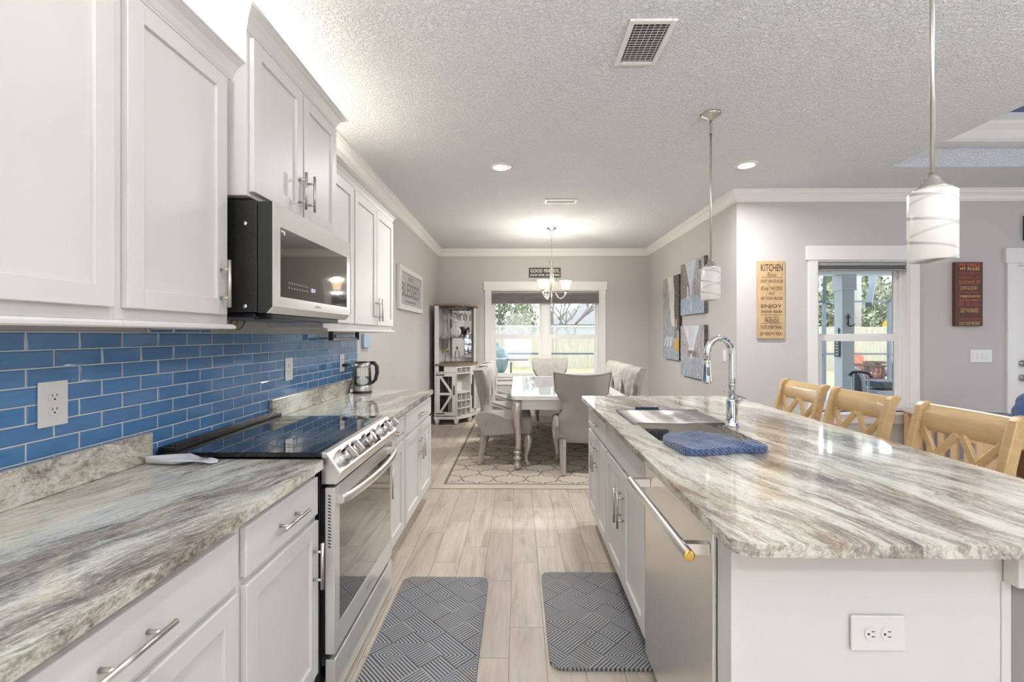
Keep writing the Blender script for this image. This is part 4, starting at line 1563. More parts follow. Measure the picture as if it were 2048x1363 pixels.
RW, RL = 2.62, 3.115
rx0, ry0 = -.782, 4.05
b = MB(); b.box(rx0, rx0 + RW, ry0, ry0 + RL, .0005, .010)
ro = build(b, 'area_rug', rug_material(RW, RL), bev=.003)
tag(ro, 'beige rug with grey trellis pattern under the dining table', 'rug')

# ------------------------------------------------------------------ ceiling fixtures
def can_light(x, y, z, label, power=CAN_W):
    r = thing('recessed_light', label, 'ceiling light', (x, y, z), 'recessed ceiling lights')
    b = MB(); b.lathe([(.066, -.012), (.070, -.013), (.094, -.004), (.097, -.0006), (.066, -.0006)], (x, y, z), 36)
    build(b, 'trim_ring', M_TRIM, r)
    b = MB(); b.lathe([(0, -.012), (.05, -.0115), (.0655, -.008), (.0655, -.001), (0, -.001)], (x, y, z), 36)
    build(b, 'lens', M_LENS, r)
    l = lamp('recessed_lamp', 'AREA', (x, y, z - .02), power, WARM, .13, spread=math.radians(165))
    return r


can_light(-.151, 3.925, ZC, 'round recessed ceiling light over the end of the left counter', 15.0)
can_light(1.948, 3.907, ZC, 'round recessed ceiling light near the corner of the dining wall', 26.0)
for (x, y) in ((-.15, .7), (1.95, .7), (-.15, -1.6), (1.95, -1.6)):  # extra lamps added out of view to raise the room's brightness
    can_light(x, y, ZC, 'extra recessed ceiling light added unseen behind the camera', 6.0 if y > 0 else 12.0)
for (x, y) in ((4.6, 2.2), (7.0, 2.2), (4.6, -1.2), (7.0, -1.2)):  # added out of view as more ambient light
    can_light(x, y, TZ + .025, 'extra unseen recessed light added in the living room tray ceiling', 12.0)


def ceil_vent(label, x0, x1, y0, y1, n, along='Y'):
    r = thing('ceiling_vent', label, 'vent', ((x0 + x1) / 2, (y0 + y1) / 2, ZC - .02))
    w = .026
    b = MB()
    z0, z1 = ZC - .013, ZC - .0006
    b.box(x0, x0 + w, y0, y1, z0, z1); b.box(x1 - w, x1, y0, y1, z0, z1)
    b.box(x0 + w, x1 - w, y0, y0 + w, z0, z1); b.box(x0 + w, x1 - w, y1 - w, y1, z0, z1)
    build(b, 'frame', M_LIGHTR, r, bev=.003)
    b = MB(); b.box(x0 + w, x1 - w, y0 + w, y1 - w, ZC - .0012, ZC - .0004)
    build(b, 'duct', M_VENTDK, r)
    b = MB()
    if along == 'Y':
        for i in range(n):
            xx = x0 + w + (x1 - x0 - 2 * w) * (i + .5) / n
            b.bar((xx, y0 + w, ZC - .008), (xx, y1 - w, ZC - .008), .0022, .011, up=(.35, 0, 1))
        for i in range(16):
            yy = y0 + w + (y1 - y0 - 2 * w) * (i + .5) / 16
            b.box(x0 + w, x1 - w, yy - .0012, yy + .0012, ZC - .0045, ZC - .0014)
    else:
        for i in range(n):
            yy = y0 + w + (y1 - y0 - 2 * w) * (i + .5) / n
            b.bar((x0 + w, yy, ZC - .008), (x1 - w, yy, ZC - .008), .016, .002, up=(0, .6, 1))
    build(b, 'louvers', M_LIGHTR, r)
    return r


ceil_vent('white louvered ceiling vent over the island sink', .515, .735, 2.095, 2.445, 6)
ceil_vent('long white ceiling vent before the chandelier', .285, .635, 4.86, 5.0, 5, 'X')


def pendant(label, x, y, zb):
    r = thing('pendant_light', label, 'pendant light', (x, y, zb), 'island pendants')
    zt = zb + .215
    b = MB(); b.lathe([(0, ZC - .045), (.012, ZC - .045), (.022, ZC - .03), (.05, ZC - .018), (.062, ZC - .008), (.062, ZC - .0005), (0, ZC - .0005)], (x, y, 0), 28)
    build(b, 'canopy', M_NICKEL, r)
    b = MB(); b.cyl((x, y, zt + .05), (x, y, ZC - .044), .0065, 12)
    b.lathe([(.009, ZC - .13), (.009, ZC - .06)], (x, y, 0), 12)
    build(b, 'rod', M_NICKEL, r)
    b = MB(); b.lathe([(0, zt + .055), (.010, zt + .055), (.014, zt + .04), (.022, zt + .034), (.024, zt + .026), (.032, zt + .022), (.035, zt + .012), (.046, zt + .006), (.048, zt), (0, zt)], (x, y, 0), 28)
    build(b, 'cap', M_NICKEL, r)
    b = MB(); b.lathe([(.03, zt - .0005), (.052, zt - .001), (.060, zt - .008), (.060, zb + .003), (.058, zb), (.056, zb + .003), (.056, zt - .01)], (x, y, 0), 36)
    build(b, 'shade', M_PEND, r)
    return r


pendant('island pendant with white swirl glass hanging over the sink end', 1.268, 3.01, 1.60)
pendant('island pendant with white swirl glass hanging nearest the camera', 1.268, 1.41, 1.597)

# chandelier
cx_, cy_c = .455, 6.19
ch = thing('chandelier', 'three-arm chandelier with lit alabaster bell shades above the dining table', 'chandelier', (cx_, cy_c, 1.8))
b = MB(); b.lathe([(0, ZC - .055), (.012, ZC - .055), (.02, ZC - .035), (.05, ZC - .015), (.068, ZC - .006), (.07, ZC - .0005), (0, ZC - .0005)], (cx_, cy_c, 0), 28)
build(b, 'canopy', M_NICKEL, ch)
b = MB()
zc_ = ZC - .05
i = 0
while zc_ > 2.40:
    p = []
    for k in range(12):
        a = 2 * PI * k / 12
        u, w = .008 * math.cos(a), .019 * math.sin(a)
        p.append((cx_ + (u if i % 2 else 0), cy_c + (0 if i % 2 else u), zc_ - .016 + w))
    b.tube(p, .0024, 6, closed=True)
    zc_ -= .031; i += 1
build(b, 'chain', M_NICKEL, ch)
b = MB(); b.lathe([(0, 2.405), (.012, 2.40), (.024, 2.37), (.026, 2.345), (.014, 2.325), (.010, 2.31), (.008, 2.0), (.012, 1.93), (.006, 1.87), (.010, 1.80), (.0, 1.785)], (cx_, cy_c, 0), 20)
b.lathe([(.05, 1.948), (.054, 1.955), (.05, 1.962)], (cx_, cy_c, 0), 24)
build(b, 'stem', M_NICKEL, ch)
for a in (-10, 110, 230):
    ca, sa = math.cos(math.radians(a)), math.sin(math.radians(a))
    b = MB()
    prof = [(.012, 2.33), (.022, 2.20), (.035, 2.06), (.055, 1.95), (.085, 1.885), (.125, 1.865), (.165, 1.885), (.188, 1.925), (.194, 1.955)]
    b.tube([(cx_ + q * ca, cy_c + q * sa, z) for q, z in prof], .0062, 10)
    ex, ey = cx_ + .194 * ca, cy_c + .194 * sa
    b.lathe([(0, 1.95), (.012, 1.95), (.022, 1.965), (.030, 1.985), (.0, 1.985)], (ex, ey, 0), 18)
    ar = build(b, 'arm', M_NICKEL, ch)
    b = MB(); b.lathe([(.028, 1.986), (.045, 1.99), (.052, 2.005), (.055, 2.04), (.062, 2.07), (.078, 2.095), (.082, 2.102), (.079, 2.103), (.058, 2.07), (.050, 2.03), (.047, 2.005), (.028, 1.99)], (ex, ey, 0), 28)
    build(b, 'shade', M_CHANDSH, ar)
    b = MB(); b.lathe([(0, 1.99), (.012, 1.995), (.018, 2.02), (.027, 2.05), (.026, 2.07), (.014, 2.086), (0, 2.09)], (ex, ey, 0), 16)
    build(b, 'bulb', M_BULB, ar)
    lamp('chandelier_lamp', 'POINT', (ex, ey, 2.115), 11.0, (1.0, .92, .80), .03)
    lamp('chandelier_lamp', 'AREA', (ex, ey, 1.945), 14.0, (1.0, .97, .92), .04)  # added downlight below the cup to brighten the dining room

# uplighters added unseen behind the camera to brighten the ceiling
def torchiere(x, y, power):
    r = thing('fill_uplighter', 'unseen torchiere added as fill light for the ceiling, outside the picture', 'floor lamp', (x, y, 0), 'added fill torchieres')
    b = MB(); b.lathe([(0, .0), (.15, .0), (.15, .015), (.03, .03), (.013, .05), (.013, 1.72), (0, 1.72)], (x, y, 0), 24)
    build(b, 'pole', M_NICKEL, r)
    b = MB(); b.lathe([(.012, 1.70), (.10, 1.735), (.17, 1.80), (.168, 1.80), (.10, 1.742), (.0, 1.725)], (x, y, 0), 28)
    build(b, 'bowl', M_NICKEL, r)
    b = MB(); b.lathe([(0, 1.775), (.13, 1.775), (.13, 1.785), (0, 1.785)], (x, y, 0), 28)
    build(b, 'diffuser', M_LENS, r)
    lamp('fill_uplighter_lamp', 'AREA', (x, y, 1.80), power, NEUT, .28, rot=(PI, 0, 0))


torchiere(2.75, -1.2, 175.0)
torchiere(-.75, -1.6, 115.0)

# warm LED strips lying on top of the upper cabinets
for (yy0, yy1, zz) in ((.45, 1.6, 2.318), (1.72, 2.4, 2.506), (2.52, 3.2, 2.318)):
    b = MB(); b.box(-1.25, -1.235, yy0, yy1, zz, zz + .008)
    tag(build(b, 'led_strip', M_LENS), 'warm light strip lying on top of the upper cabinets', 'light strip', 'cabinet top light strips')
    lamp('led_strip_lamp', 'AREA', (-1.24, (yy0 + yy1) / 2, zz + .015), 3.6 * (yy1 - yy0), (1.0, .90, .76), yy1 - yy0, rot=(PI, 0, PI / 2), size_y=.03)

# ------------------------------------------------------------------ wall signs and pictures
def sign_lines(root, name, material, lines, yface):
    """lines: (text, xc, zc, width, height, shear, bold)"""
    b = MB()
    for (s, xc, zc, w, h, shr, bo) in lines:
        b.merge(text_mb(s, w, h, .0004, shr, bo), Matrix.Translation((xc, yface, zc)))
    return build(b, name, material, root)


# kitchen rules board
kx0, kx1, kz0, kz1 = 2.408, 2.682, 1.335, 2.117
kr = thing('kitchen_rules_sign', 'tan wooden board of kitchen rules in black lettering beside the patio window', 'wall sign', (2.545, YK - .01, kz0))
b = MB(); b.box(kx0, kx1, YK - .02, YK - .0008, kz0, kz1)
build(b, 'board', M_SIGNW, kr, bev=.003)
xc = 2.55
yf = YK - .0202
K = lambda q: kz1 - .782 * q
sign_lines(kr, 'lettering', M_INK, [
    ('KITCHEN', xc, K(.088), .218, .072, 0, .012), ('Rules', xc, K(.177), .095, .042, .35, 0), ("DON'T WASTE FOOD", xc, K(.262), .224, .033, 0, .014),
    ('Kiss', xc - .072, K(.353), .078, .040, .3, 0), ('THE COOK', xc + .044, K(.353), .125, .038, 0, .012), ('AND', xc - .002, K(.418), .062, .030, .3, 0),
    ('EAT YOUR VEGGIES', xc, K(.482), .216, .030, 0, .014), ('ENJOY', xc - .002, K(.588), .208, .046, 0, .012), ('home made', xc - .002, K(.647), .210, .034, .25, .012),
    ('SHARE WITH', xc, K(.727), .14, .022, 0, .01), ('FRIENDS', xc, K(.770), .140, .038, 0, .012), ('TASTE EVERYTHING', xc - .004, K(.852), .220, .037, 0, .014),
    ('EAT HEALTHY FOOD', xc - .006, K(.936), .218, .033, 0, .014)], yf)
b = MB()
for q in (.214, .692, .803):
    b.box(xc - .106, xc + .106, yf - .0006, yf, K(q) - .002, K(q) + .002)
build(b, 'ruled_lines', M_INK, kr)

# grill rules board
gx0, gx1, gz0, gz1 = 4.357, 4.628, 1.462, 2.098
gr = thing('grill_rules_sign', 'dark red slatted board of grill rules in orange and yellow lettering', 'wall sign', (4.49, YK - .02, gz0))
b = MB(); b.box(gx0, gx1, YK - .035, YK - .0008, gz0, gz1)
build(b, 'board', M_RUSTW, gr, bev=.002)
gxc = 4.499
yf = YK - .0352
G = lambda q: gz1 - .636 * q
sign_lines(gr, 'orange_lettering', M_ORANGE, [
    ('MY GRILL', gxc, G(.045), .205, .032, 0, .02), ('SMOKE IT', gxc, G(.315), .208, .034, 0, .01), ('ALL YOU NEED IS', gxc, G(.595), .208, .020, 0, .02)], yf)
sign_lines(gr, 'yellow_lettering', M_GOLD, [
    ('MY RULES', gxc, G(.105), .192, .028, 0, .02), ('LOW & SLOW', gxc - .01, G(.405), .165, .037, 0, .0), ("THERE'S FLAVOR", gxc, G(.535), .206, .022, 0, .02),
    ('GET PORKED', gxc - .005, G(.757), .176, .040, 0, 0), ('LICK YOUR FINGERS', gxc - .002, G(.957), .196, .034, 0, 0)], yf)
sign_lines(gr, 'red_lettering', M_RED, [
    ('RUB IT BASTE IT', gxc, G(.172), .206, .022, 0, .01), ('GRILL IT', gxc, G(.238), .208, .030, 0, .014), ("IF THERE'S SMOKE", gxc - .01, G(.477), .19, .020, 0, 0),
    ('B.B.Q.', gxc, G(.665), .208, .046, 0, 0), ('CHOW DOWN', gxc, G(.887), .204, .026, 0, 0)], yf)

# good friends board above the back window
gf = thing('good_friends_sign', 'small charcoal board with white lettering above the dining room window', 'wall sign', (.455, YB - .015, 2.344))
b = MB(); b.box(.187, .72, YB - .03, YB - .0008, 2.346, 2.506)
build(b, 'board', M_DARKSIGN, gf, bev=.003)
sign_lines(gf, 'lettering', M_WHITEINK, [('GOOD FRIENDS,', .455, 2.452, .49, .066, 0, .015), ('GOOD WINE, GOOD TIMES', .455, 2.383, .50, .042, 0, .015)], YB - .0302)

# blessed sign on the left wall
bl = thing('blessed_sign', 'grey plank sign in a chipped white frame on the left wall, reading one word', 'wall sign', (XL + .02, 5.69, 1.667))
bl['label'] = 'grey plank sign in a chipped white frame hung past the upper cabinets'
y0, y1, z0, z1 = 5.08, 6.30, 1.667, 2.172
b = MB(); b.box(XL + .001, XL + .018, y0 + .03, y1 - .03, z0 + .03, z1 - .03)
build(b, 'planks', M_GREYBOARD, bl)
b = MB()
b.box(XL + .001, XL + .04, y0, y0 + .075, z0, z1); b.box(XL + .001, XL + .04, y1 - .075, y1, z0, z1)
b.box(XL + .001, XL + .04, y0 + .075, y1 - .075, z0, z0 + .06); b.box(XL + .001, XL + .04, y0 + .075, y1 - .075, z1 - .06, z1)
build(b, 'frame', M_WHITEW, bl, bev=.004)
b = MB()
for (s, yc, zc, w, h, shr) in (('BLESSED', 5.69, 1.915, .98, .17, 0),):
    b.merge(text_mb(s, w, h, .0005, shr, .01 if s == 'BLESSED' else 0), Matrix.Translation((XL + .0182, yc, zc)) @ RX)
for k in range(9):
    b.box(XL + .0181, XL + .0187, 5.55 + (k % 3) * .09, 5.60 + (k % 3) * .09 + .02 * (k // 3), 2.035 + (k // 3) * .018, 2.043 + (k // 3) * .018)
for k in range(11):
    b.box(XL + .0181, XL + .0187, 5.42 + k * .052, 5.455 + k * .052, 1.768 - (k % 2) * .006, 1.786)
build(b, 'lettering', M_GREYINK, bl)

# framed dark sign over the patio door, mostly outside the picture
df = thing('door_sign', 'dark framed sign above the patio door at the picture edge', 'wall sign', (5.4, YK - .02, 2.32))
b = MB(); b.box(5.056, 5.75, YK - .03, YK - .0008, 2.318, 2.562)
build(b, 'board', mat('dark_green_board', (0.035, 0.045, 0.04), .6), df, bev=.004)
b = MB()
for zz in (2.318, 2.552):
    b.box(5.07, 5.736, YK - .0345, YK - .030, zz + .004, zz + .010)
build(b, 'border_line', M_GREYINK, df)

# street photographs printed on canvas (dining wall, facing -X)
C_SKY = mat('print_pale_sky', (0.52, 0.56, 0.63), .75, var=.1, vscale=8)
C_SKY2 = mat('print_warm_sky', (0.66, 0.61, 0.56), .75, var=.1, vscale=8)
C_BLD = mat('print_brown_building', (0.24, 0.20, 0.19), .75, var=.4, vscale=26, stretch=(1, 1, .35))
C_BLD2 = mat('print_grey_building', (0.36, 0.35, 0.365), .75, var=.35, vscale=26, stretch=(1, 1, .35))
C_DARK = mat('print_dark_foliage', (0.11, 0.105, 0.10), .75, var=.95, vscale=45)
C_ROAD = mat('print_wet_road', (0.33, 0.36, 0.41), .75, var=.4, vscale=14, stretch=(1, 3, 1))
C_ROAD2 = mat('print_blue_road', (0.33, 0.39, 0.48), .75, var=.3, vscale=14, stretch=(1, 3, 1))
C_YEL = mat('print_yellow_cab', (0.55, 0.34, 0.04), .75, var=.2, vscale=20)
C_WHT = mat('print_white_stripes', (0.62, 0.63, 0.66), .75, var=.1, vscale=10)
C_SIDE = mat('canvas_wrapped_edge', (0.075, 0.07, 0.07), .8, var=.6, vscale=30)
C_MATS = [C_SKY, C_BLD, C_BLD2, C_DARK, C_ROAD, C_YEL, C_WHT, C_SKY2, C_ROAD2]


def canvas(label, y0, y1, z0, z1, polys, side):
    r = thing('canvas_print', label, 'canvas print', (XR - .02, (y0 + y1) / 2, z0), 'street photographs on canvas')
    b = MB(); b.box(XR - .044, XR - .001, y0, y1, z0, z1)
    build(b, 'stretched_canvas', side, r, bev=.002)
    b = MB()
    rr = random.Random(int(y0 * 1000 + z0 * 77))
    extra = []
    for (mi, pts) in polys:
        if mi in (1, 2):
            us = [p[0] for p in pts]; vs_ = [p[1] for p in pts]
            cu_, cv_ = sum(us) / len(us), sum(vs_) / len(vs_)
            for q in range(26):
                p = pts[rr.randrange(len(pts))]; p2 = pts[rr.randrange(len(pts))]
                f1, f2 = rr.uniform(.1, .8), rr.random()
                u = cu_ + (p[0] * f2 + p2[0] * (1 - f2) - cu_) * f1; v = cv_ + (p[1] * f2 + p2[1] * (1 - f2) - cv_) * f1
                w_, h_ = rr.uniform(.008, .022), rr.uniform(.012, .035)
                extra.append((rr.choice((3, 3, 0, 7, 4)), [(u, v), (u + w_, v), (u + w_, v + h_), (u, v + h_)]))
    for k, (mi, pts) in enumerate(list(polys) + extra):
        b.mat = mi
        # u: 0 at the far edge (viewer's left) -> 1 at the near edge, v: 0 bottom -> 1 top
        b.poly([(XR - .0443 - .00002 * k, y1 + (y0 - y1) * u, z0 + (z1 - z0) * v) for u, v in pts])
    build(b, 'printed_photo', C_MATS, r)
    return r


canvas('tall canvas print of a city street with a yellow cab, on the dining wall', 6.155, 6.82, 1.03, 2.195, [
    (7, [(0, .35), (1, .35), (1, 1), (0, 1)]), (2, [(0, .33), (.55, .42), (.42, .72), (.30, 1), (0, 1)]), (3, [(1, .32), (.78, .40), (.72, .6), (.74, .8), (.66, 1), (1, 1)]),
    (4, [(0, 0), (1, 0), (1, .34), (.55, .42), (0, .34)]), (1, [(.72, .26), (.92, .26), (.90, .48), (.76, .48)]), (5, [(.74, .12), (1, .10), (1, .24), (.80, .26)]),
    (6, [(.05, .16), (.16, .17), (.30, .27), (.22, .27)]), (6, [(.24, .15), (.36, .16), (.44, .27), (.36, .27)]), (6, [(.44, .15), (.56, .16), (.58, .27), (.50, .27)]), (4, [(0, 0), (1, 0), (1, .08), (0, .08)])], C_SIDE)
canvas('upper square canvas print of a street canyon under blue sky, behind the pendant', 5.322, 6.087, 1.632, 2.297, [
    (0, [(0, .3), (1, .3), (1, 1), (0, 1)]), (1, [(0, .3), (.42, .36), (.40, .52), (.22, 1), (0, 1)]), (2, [(1, .28), (.50, .36), (.55, .6), (.68, 1), (1, 1)]),
    (8, [(0, 0), (1, 0), (1, .28), (.46, .37), (0, .30)]), (7, [(.30, .30), (.36, .30), (.36, .52), (.30, .55)]), (6, [(.46, .06), (.50, .06), (.49, .3), (.46, .3)]), (3, [(.80, .78), (.88, .80), (.88, .96), (.80, .95)])], C_SIDE)
canvas('lower square canvas print of a wet grey street, behind the faucet', 5.322, 6.087, .845, 1.492, [
    (6, [(0, .35), (1, .35), (1, 1), (0, 1)]), (2, [(0, .36), (.34, .42), (.38, .60), (.14, 1), (0, 1)]), (2, [(1, .33), (.60, .42), (.60, .58), (.82, 1), (1, 1)]),
    (4, [(0, 0), (1, 0), (1, .35), (.5, .43), (0, .36)]), (1, [(.30, .40), (.70, .40), (.68, .52), (.34, .52)]), (7, [(.43, .36), (.53, .36), (.52, .46), (.45, .46)]), (0, [(.40, .58), (.56, .58), (.62, .98), (.34, .98)]),
    (7, [(.70, .08), (.86, .06), (.78, .10)])], C_SIDE)

# ------------------------------------------------------------------ dining table
TBX0, TBX1, TBY0, TBY1, TZ_ = -.07, 1.09, 4.56, 6.76, .765
tb = thing('dining_table', 'pearl white dining table with mirrored panels and silver cabriole legs', 'dining table', (.51, 5.66, 0))
rounded_slab('tabletop', M_SILVERW, TBX0, TBX1, TBY0, TBY1, .722, .760, (.05,) * 4, parent=tb, bev=.014)
b = MB()
for k in range(3):
    ya = TBY0 + .10 + k * .675
    b.box(TBX0 + .13, TBX1 - .13, ya, ya + .65, .7602, .7625)
build(b, 'mirror_panels', mat('pale_blue_mirror', (0.62, 0.68, 0.76), .06, metal=.85, var=.04), tb)
b = MB()
random.seed(8)
for k in range(26):
    for j in range(5):
        xx = TBX0 + .145 + j * .030
        yy = TBY0 + .13 + k * .075
        if random.random() < .7:
            b.box(xx, xx + random.uniform(.008, .02), yy, yy + random.uniform(.01, .05), .7625, .7631)
build(b, 'etched_ornament', mat('etched_white', (0.74, 0.76, 0.79), .5), tb)
b = MB()
b.box(TBX0 + .07, TBX1 - .07, TBY0 + .05, TBY0 + .075, .615, .722); b.box(TBX0 + .07, TBX1 - .07, TBY1 - .075, TBY1 - .05, .615, .722)
b.box(TBX0 + .05, TBX0 + .075, TBY0 + .07, TBY1 - .07, .615, .722); b.box(TBX1 - .075, TBX1 - .05, TBY0 + .07, TBY1 - .07, .615, .722)
build(b, 'apron', M_SILVERW, tb, bev=.003)
for sx in (-1, 1):
    for sy in (-1, 1):
        lx = .51 + sx * .515
        ly = 5.66 + sy * 1.04
        b = MB()
        zs = [.722, .66, .60, .54, .46, .36, .26, .20]
        rs = [.046, .050, .052, .047, .036, .029, .028, .034]
        of = [0, .006, .010, .008, .0, -.010, -.010, -.002]
        b.tube([(lx + sx * o_, ly + sy * o_, z) for z, o_ in zip(zs, of)], rs, 16)
        b.lathe([(.020, .205), (.040, .195), (.040, .180), (.026, .165), (.024, .15), (.040, .135), (.040, .115), (.026, .10), (.022, .085), (.036, .065), (.040, .040), (.034, .016), (.022, .0105), (0, .0105)], (lx, ly, 0), 20)
        build(b, 'leg', M_SILVER, tb)

# ------------------------------------------------------------------ upholstered dining chairs (local frame: seat faces +Y)
def interp(tab, z):
    for (a, va), (c, vc) in zip(tab, tab[1:]):
        if z <= c:
            f_ = (z - a) / (c - a)
            f_ = f_ * f_ * (3 - 2 * f_)
            return va + (vc - va) * f_
    return tab[-1][1]


WTAB = [(.30, .17), (.34, .235), (.42, .275), (.52, .272), (.575, .225), (.63, .192), (.69, .200), (.755, .240), (.80, .268), (.99, .284)]


def make_chair(label):
    r = thing('dining_chair', label, 'dining chair', (0, 0, 0), 'tufted dining chairs')

    def bk(side):
        def fn(u, v):
            uu = (u - .5) * 2
            z = .305 + (.665 + .022 * uu * uu) * v
            w = interp(WTAB, z)
            x = w * uu
            lean = -.235 - .10 * max(0, (z - .45) / .5) ** 1.2
            wing = max(0, min(1, (z - .62) / .2))
            wrap = (.075 * wing + .05) * abs(uu) ** 2.6
            y = lean + wrap
            ed = (1 - abs(uu) ** 8) * (1 - (2 * v - 1) ** 14)
            if side > 0:
                th = .075 * ed ** .5
                if z > .5:
                    th += .012 * math.cos(x * 2 * PI / .14 + (PI if int((z - .5) / .105) % 2 else 0)) * math.cos((z - .55) * PI / .105) * ed
                y += th
            else:
                y -= .012 * ed
            return (x, y, z)
        return fn
    b = MB()
    b.grid(bk(-1), 25, 30)
    b.grid(bk(1), 25, 30, flip=True)
    bkq = build(b, 'backrest', M_LINEN, r)
    b = MB()
    for (x, z) in ((-.09, .86), (.09, .86), (0, .76), (-.10, .66), (.10, .66), (-.18, .76), (.18, .76)):
        lean = -.235 - .10 * max(0, (z - .45) / .5) ** 1.2
        b.lathe([(0, .0), (.007, -.001), (.011, -.006)], (x, lean + .090, z), 10, axis='Y')
    build(b, 'tufting_buttons', M_LINEN, bkq)
    # piping along the back outline
    b = MB()
    pts = []
    for v in [i / 24 for i in range(25)]:
        z = .305 + .665 * v + .022 * v
        w = interp(WTAB, z)
        lean = -.235 - .10 * max(0, (z - .45) / .5) ** 1.2
        wing = max(0, min(1, (z - .62) / .2))
        pts.append((w * .985, lean + (.075 * wing + .05) * .94 - .006, z))
    top = [(interp(WTAB, .99) * q, -.235 - .10 * (1.04 ** 1.2) + .125 * abs(q) ** 2.6 - .008, .97 + .022 * q * q) for q in (.9, .6, .3, 0, -.3, -.6, -.9)]
    b.tube(pts + top + [(-p[0], p[1], p[2]) for p in reversed(pts)], .0045, 8)
    build(b, 'piping', M_LINEN, bkq)
    b = MB()
    sd = [(-.27, .56), (-.18, .565), (-.10, .545), (.0, .51), (.10, .485), (.16, .465), (.17, .44), (.17, .335), (-.22, .31), (-.30, .48)]
    for xa in (-.272, .236):
        b = MB(); b.prism(sd, 'X', xa, xa + .036)
        build(b, 'side_panel', M_LINEN, r, bev=.012, seg=3)
    b = MB(); b.box(-.262, .262, -.22, .285, .325, .505)
    st = build(b, 'seat', M_LINEN, r, bev=.045, seg=5)
    for p in st.data.polygons:
        p.use_smooth = True
    for sx in (-1, 1):
        b = MB()
        b.tube([(sx * .205, .235, .335), (sx * .222, .255, .27), (sx * .222, .250, .20), (sx * .208, .225, .11), (sx * .205, .225, .05), (sx * .214, .245, .012), (sx * .216, .25, .0)], [.034, .034, .027, .020, .018, .023, .021], 12)
        build(b, 'leg', M_SILVER, r)
        b = MB()
        b.tube([(sx * .19, -.215, .335), (sx * .19, -.235, .16), (sx * .19, -.262, .0)], [.034, .030, .024], 4)
        lg = build(b, 'leg', M_TAUPEW, r)
        for p in lg.data.polygons:
            p.use_smooth = False
    return r


RUGZ = .019
chairs = [
    (.627, 4.665, 0, 'grey upholstered dining chair at the table head, showing its plain back to the kitchen'),
    (.50, 6.95, PI, 'grey tufted dining chair at the window end of the table'),
    (-.14, 4.955, -PI / 2, 'grey tufted dining chair on the bar cabinet side, first from the kitchen'),
    (-.14, 5.64, -PI / 2, 'grey tufted dining chair on the bar cabinet side, middle of three'),
    (-.14, 6.33, -PI / 2, 'grey tufted dining chair on the bar cabinet side, closest to the window'),
    (1.10, 5.22, PI / 2, 'grey tufted dining chair on the canvas print side, first from the kitchen'),
    (1.10, 5.795, PI / 2, 'grey tufted dining chair on the canvas print side, middle of three'),
    (1.10, 6.37, PI / 2, 'grey tufted dining chair on the canvas print side, closest to the window')]
proto = make_chair(chairs[0][3])
for i, (x, y, a, lab) in enumerate(chairs):
    o = proto if i == 0 else copy_tree(proto)
    o.location = (x, y, RUGZ)
    o.rotation_euler = (0, 0, a)
    o['label'] = lab

# ------------------------------------------------------------------ counter stools (local frame: faces -X towards the island, back at +X)
def make_stool(label):
    r = thing('counter_stool', label, 'counter stool', (0, 0, 0), 'wooden counter stools')
    HW = .212

    def post_x(z):
        t_ = max(0, (z - .60) / .43)
        return .175 + .085 * t_ ** 1.4
    for sy in (-1, 1):
        poly = []
        zs = [.60 + .43 * k / 14 for k in range(15)]
        fr = [(post_x(z) - .024, z) for z in zs]
        bk_ = [(post_x(z) + .026 + (.012 if z > 1.0 else 0), z) for z in zs]
        tip = [(post_x(1.03) - .006, 1.046), (post_x(1.03) + .022, 1.050), (post_x(1.03) + .040, 1.040)]
        poly = fr + tip + list(reversed(bk_))
        b = MB(); b.prism(poly, 'Y', sy * HW - .019, sy * HW + .019)
        build(b, 'back_post', M_STOOL, r, bev=.006, seg=3)
    b = MB()

    def rail(u, v):
        y = (u - .5) * 2 * (HW - .018)
        a = v * 2 * PI
        z = .978 + .062 * math.cos(a)
        x = post_x(z) + .004 + .013 * math.sin(a) + .010 * (1 - ((u - .5) * 2) ** 2) + (.008 if z > 1.02 else 0)
        return (x, y, z)
    b.grid(rail, 12, 25)
    build(b, 'top_rail', M_STOOL, r)
    b = MB(); b.box(post_x(.68) - .010, post_x(.68) + .012, -HW + .02, HW - .02, .66, .70)
    build(b, 'lower_rail', M_STOOL, r, bev=.003)
    for (ya, yb) in ((HW - .03, .01), (.012, HW - .03), (-.012, -HW + .03), (-HW + .03, -.01)):
        b = MB()
        b.bar((post_x(.695), yb, .695), (post_x(.925) + .004, ya, .925), .030, .018, up=(1, 0, 0))
        build(b, 'cross_slat', M_STOOL, r, bev=.002)
    b = MB(); b.box(-.19, .185, -.215, .215, .582, .625)
    build(b, 'seat', M_STOOL, r, bev=.012, seg=3)
    for sx in (-1, 1):
        for sy in (-1, 1):
            b = MB()
            b.tube([(sx * .155, sy * .185, .585), (sx * .185, sy * .20, .0)], [.026, .020], 4)
            build(b, 'leg', M_STOOL, r)
    for (a, c) in (((-.17, -.19, .25), (-.17, .19, .25)), ((.17, -.19, .30), (.17, .19, .30)), ((-.17, -.19, .33), (.17, -.19, .33)), ((-.17, .19, .33), (.17, .19, .33))):
        b = MB(); b.bar(a, c, .022, .03)
        build(b, 'stretcher', M_STOOL, r, bev=.002)
    return r


sp_ = [(1.725, 2.045, 'honey wood counter stool with crossed back slats, nearest along the island to the camera'),
       (1.725, 2.655, 'honey wood counter stool with crossed back slats, middle of three at the island'),
       (1.725, 3.20, 'honey wood counter stool with crossed back slats, at the dining end of the island')]
sp_[0] = (sp_[0][0], sp_[0][1], 'honey wood counter stool with crossed back slats, before the pine end table')
proto = make_stool(sp_[0][2])
for i, (x, y, lab) in enumerate(sp_):
    o = proto if i == 0 else copy_tree(proto)
    o.location = (x, y, 0)
    o['label'] = lab

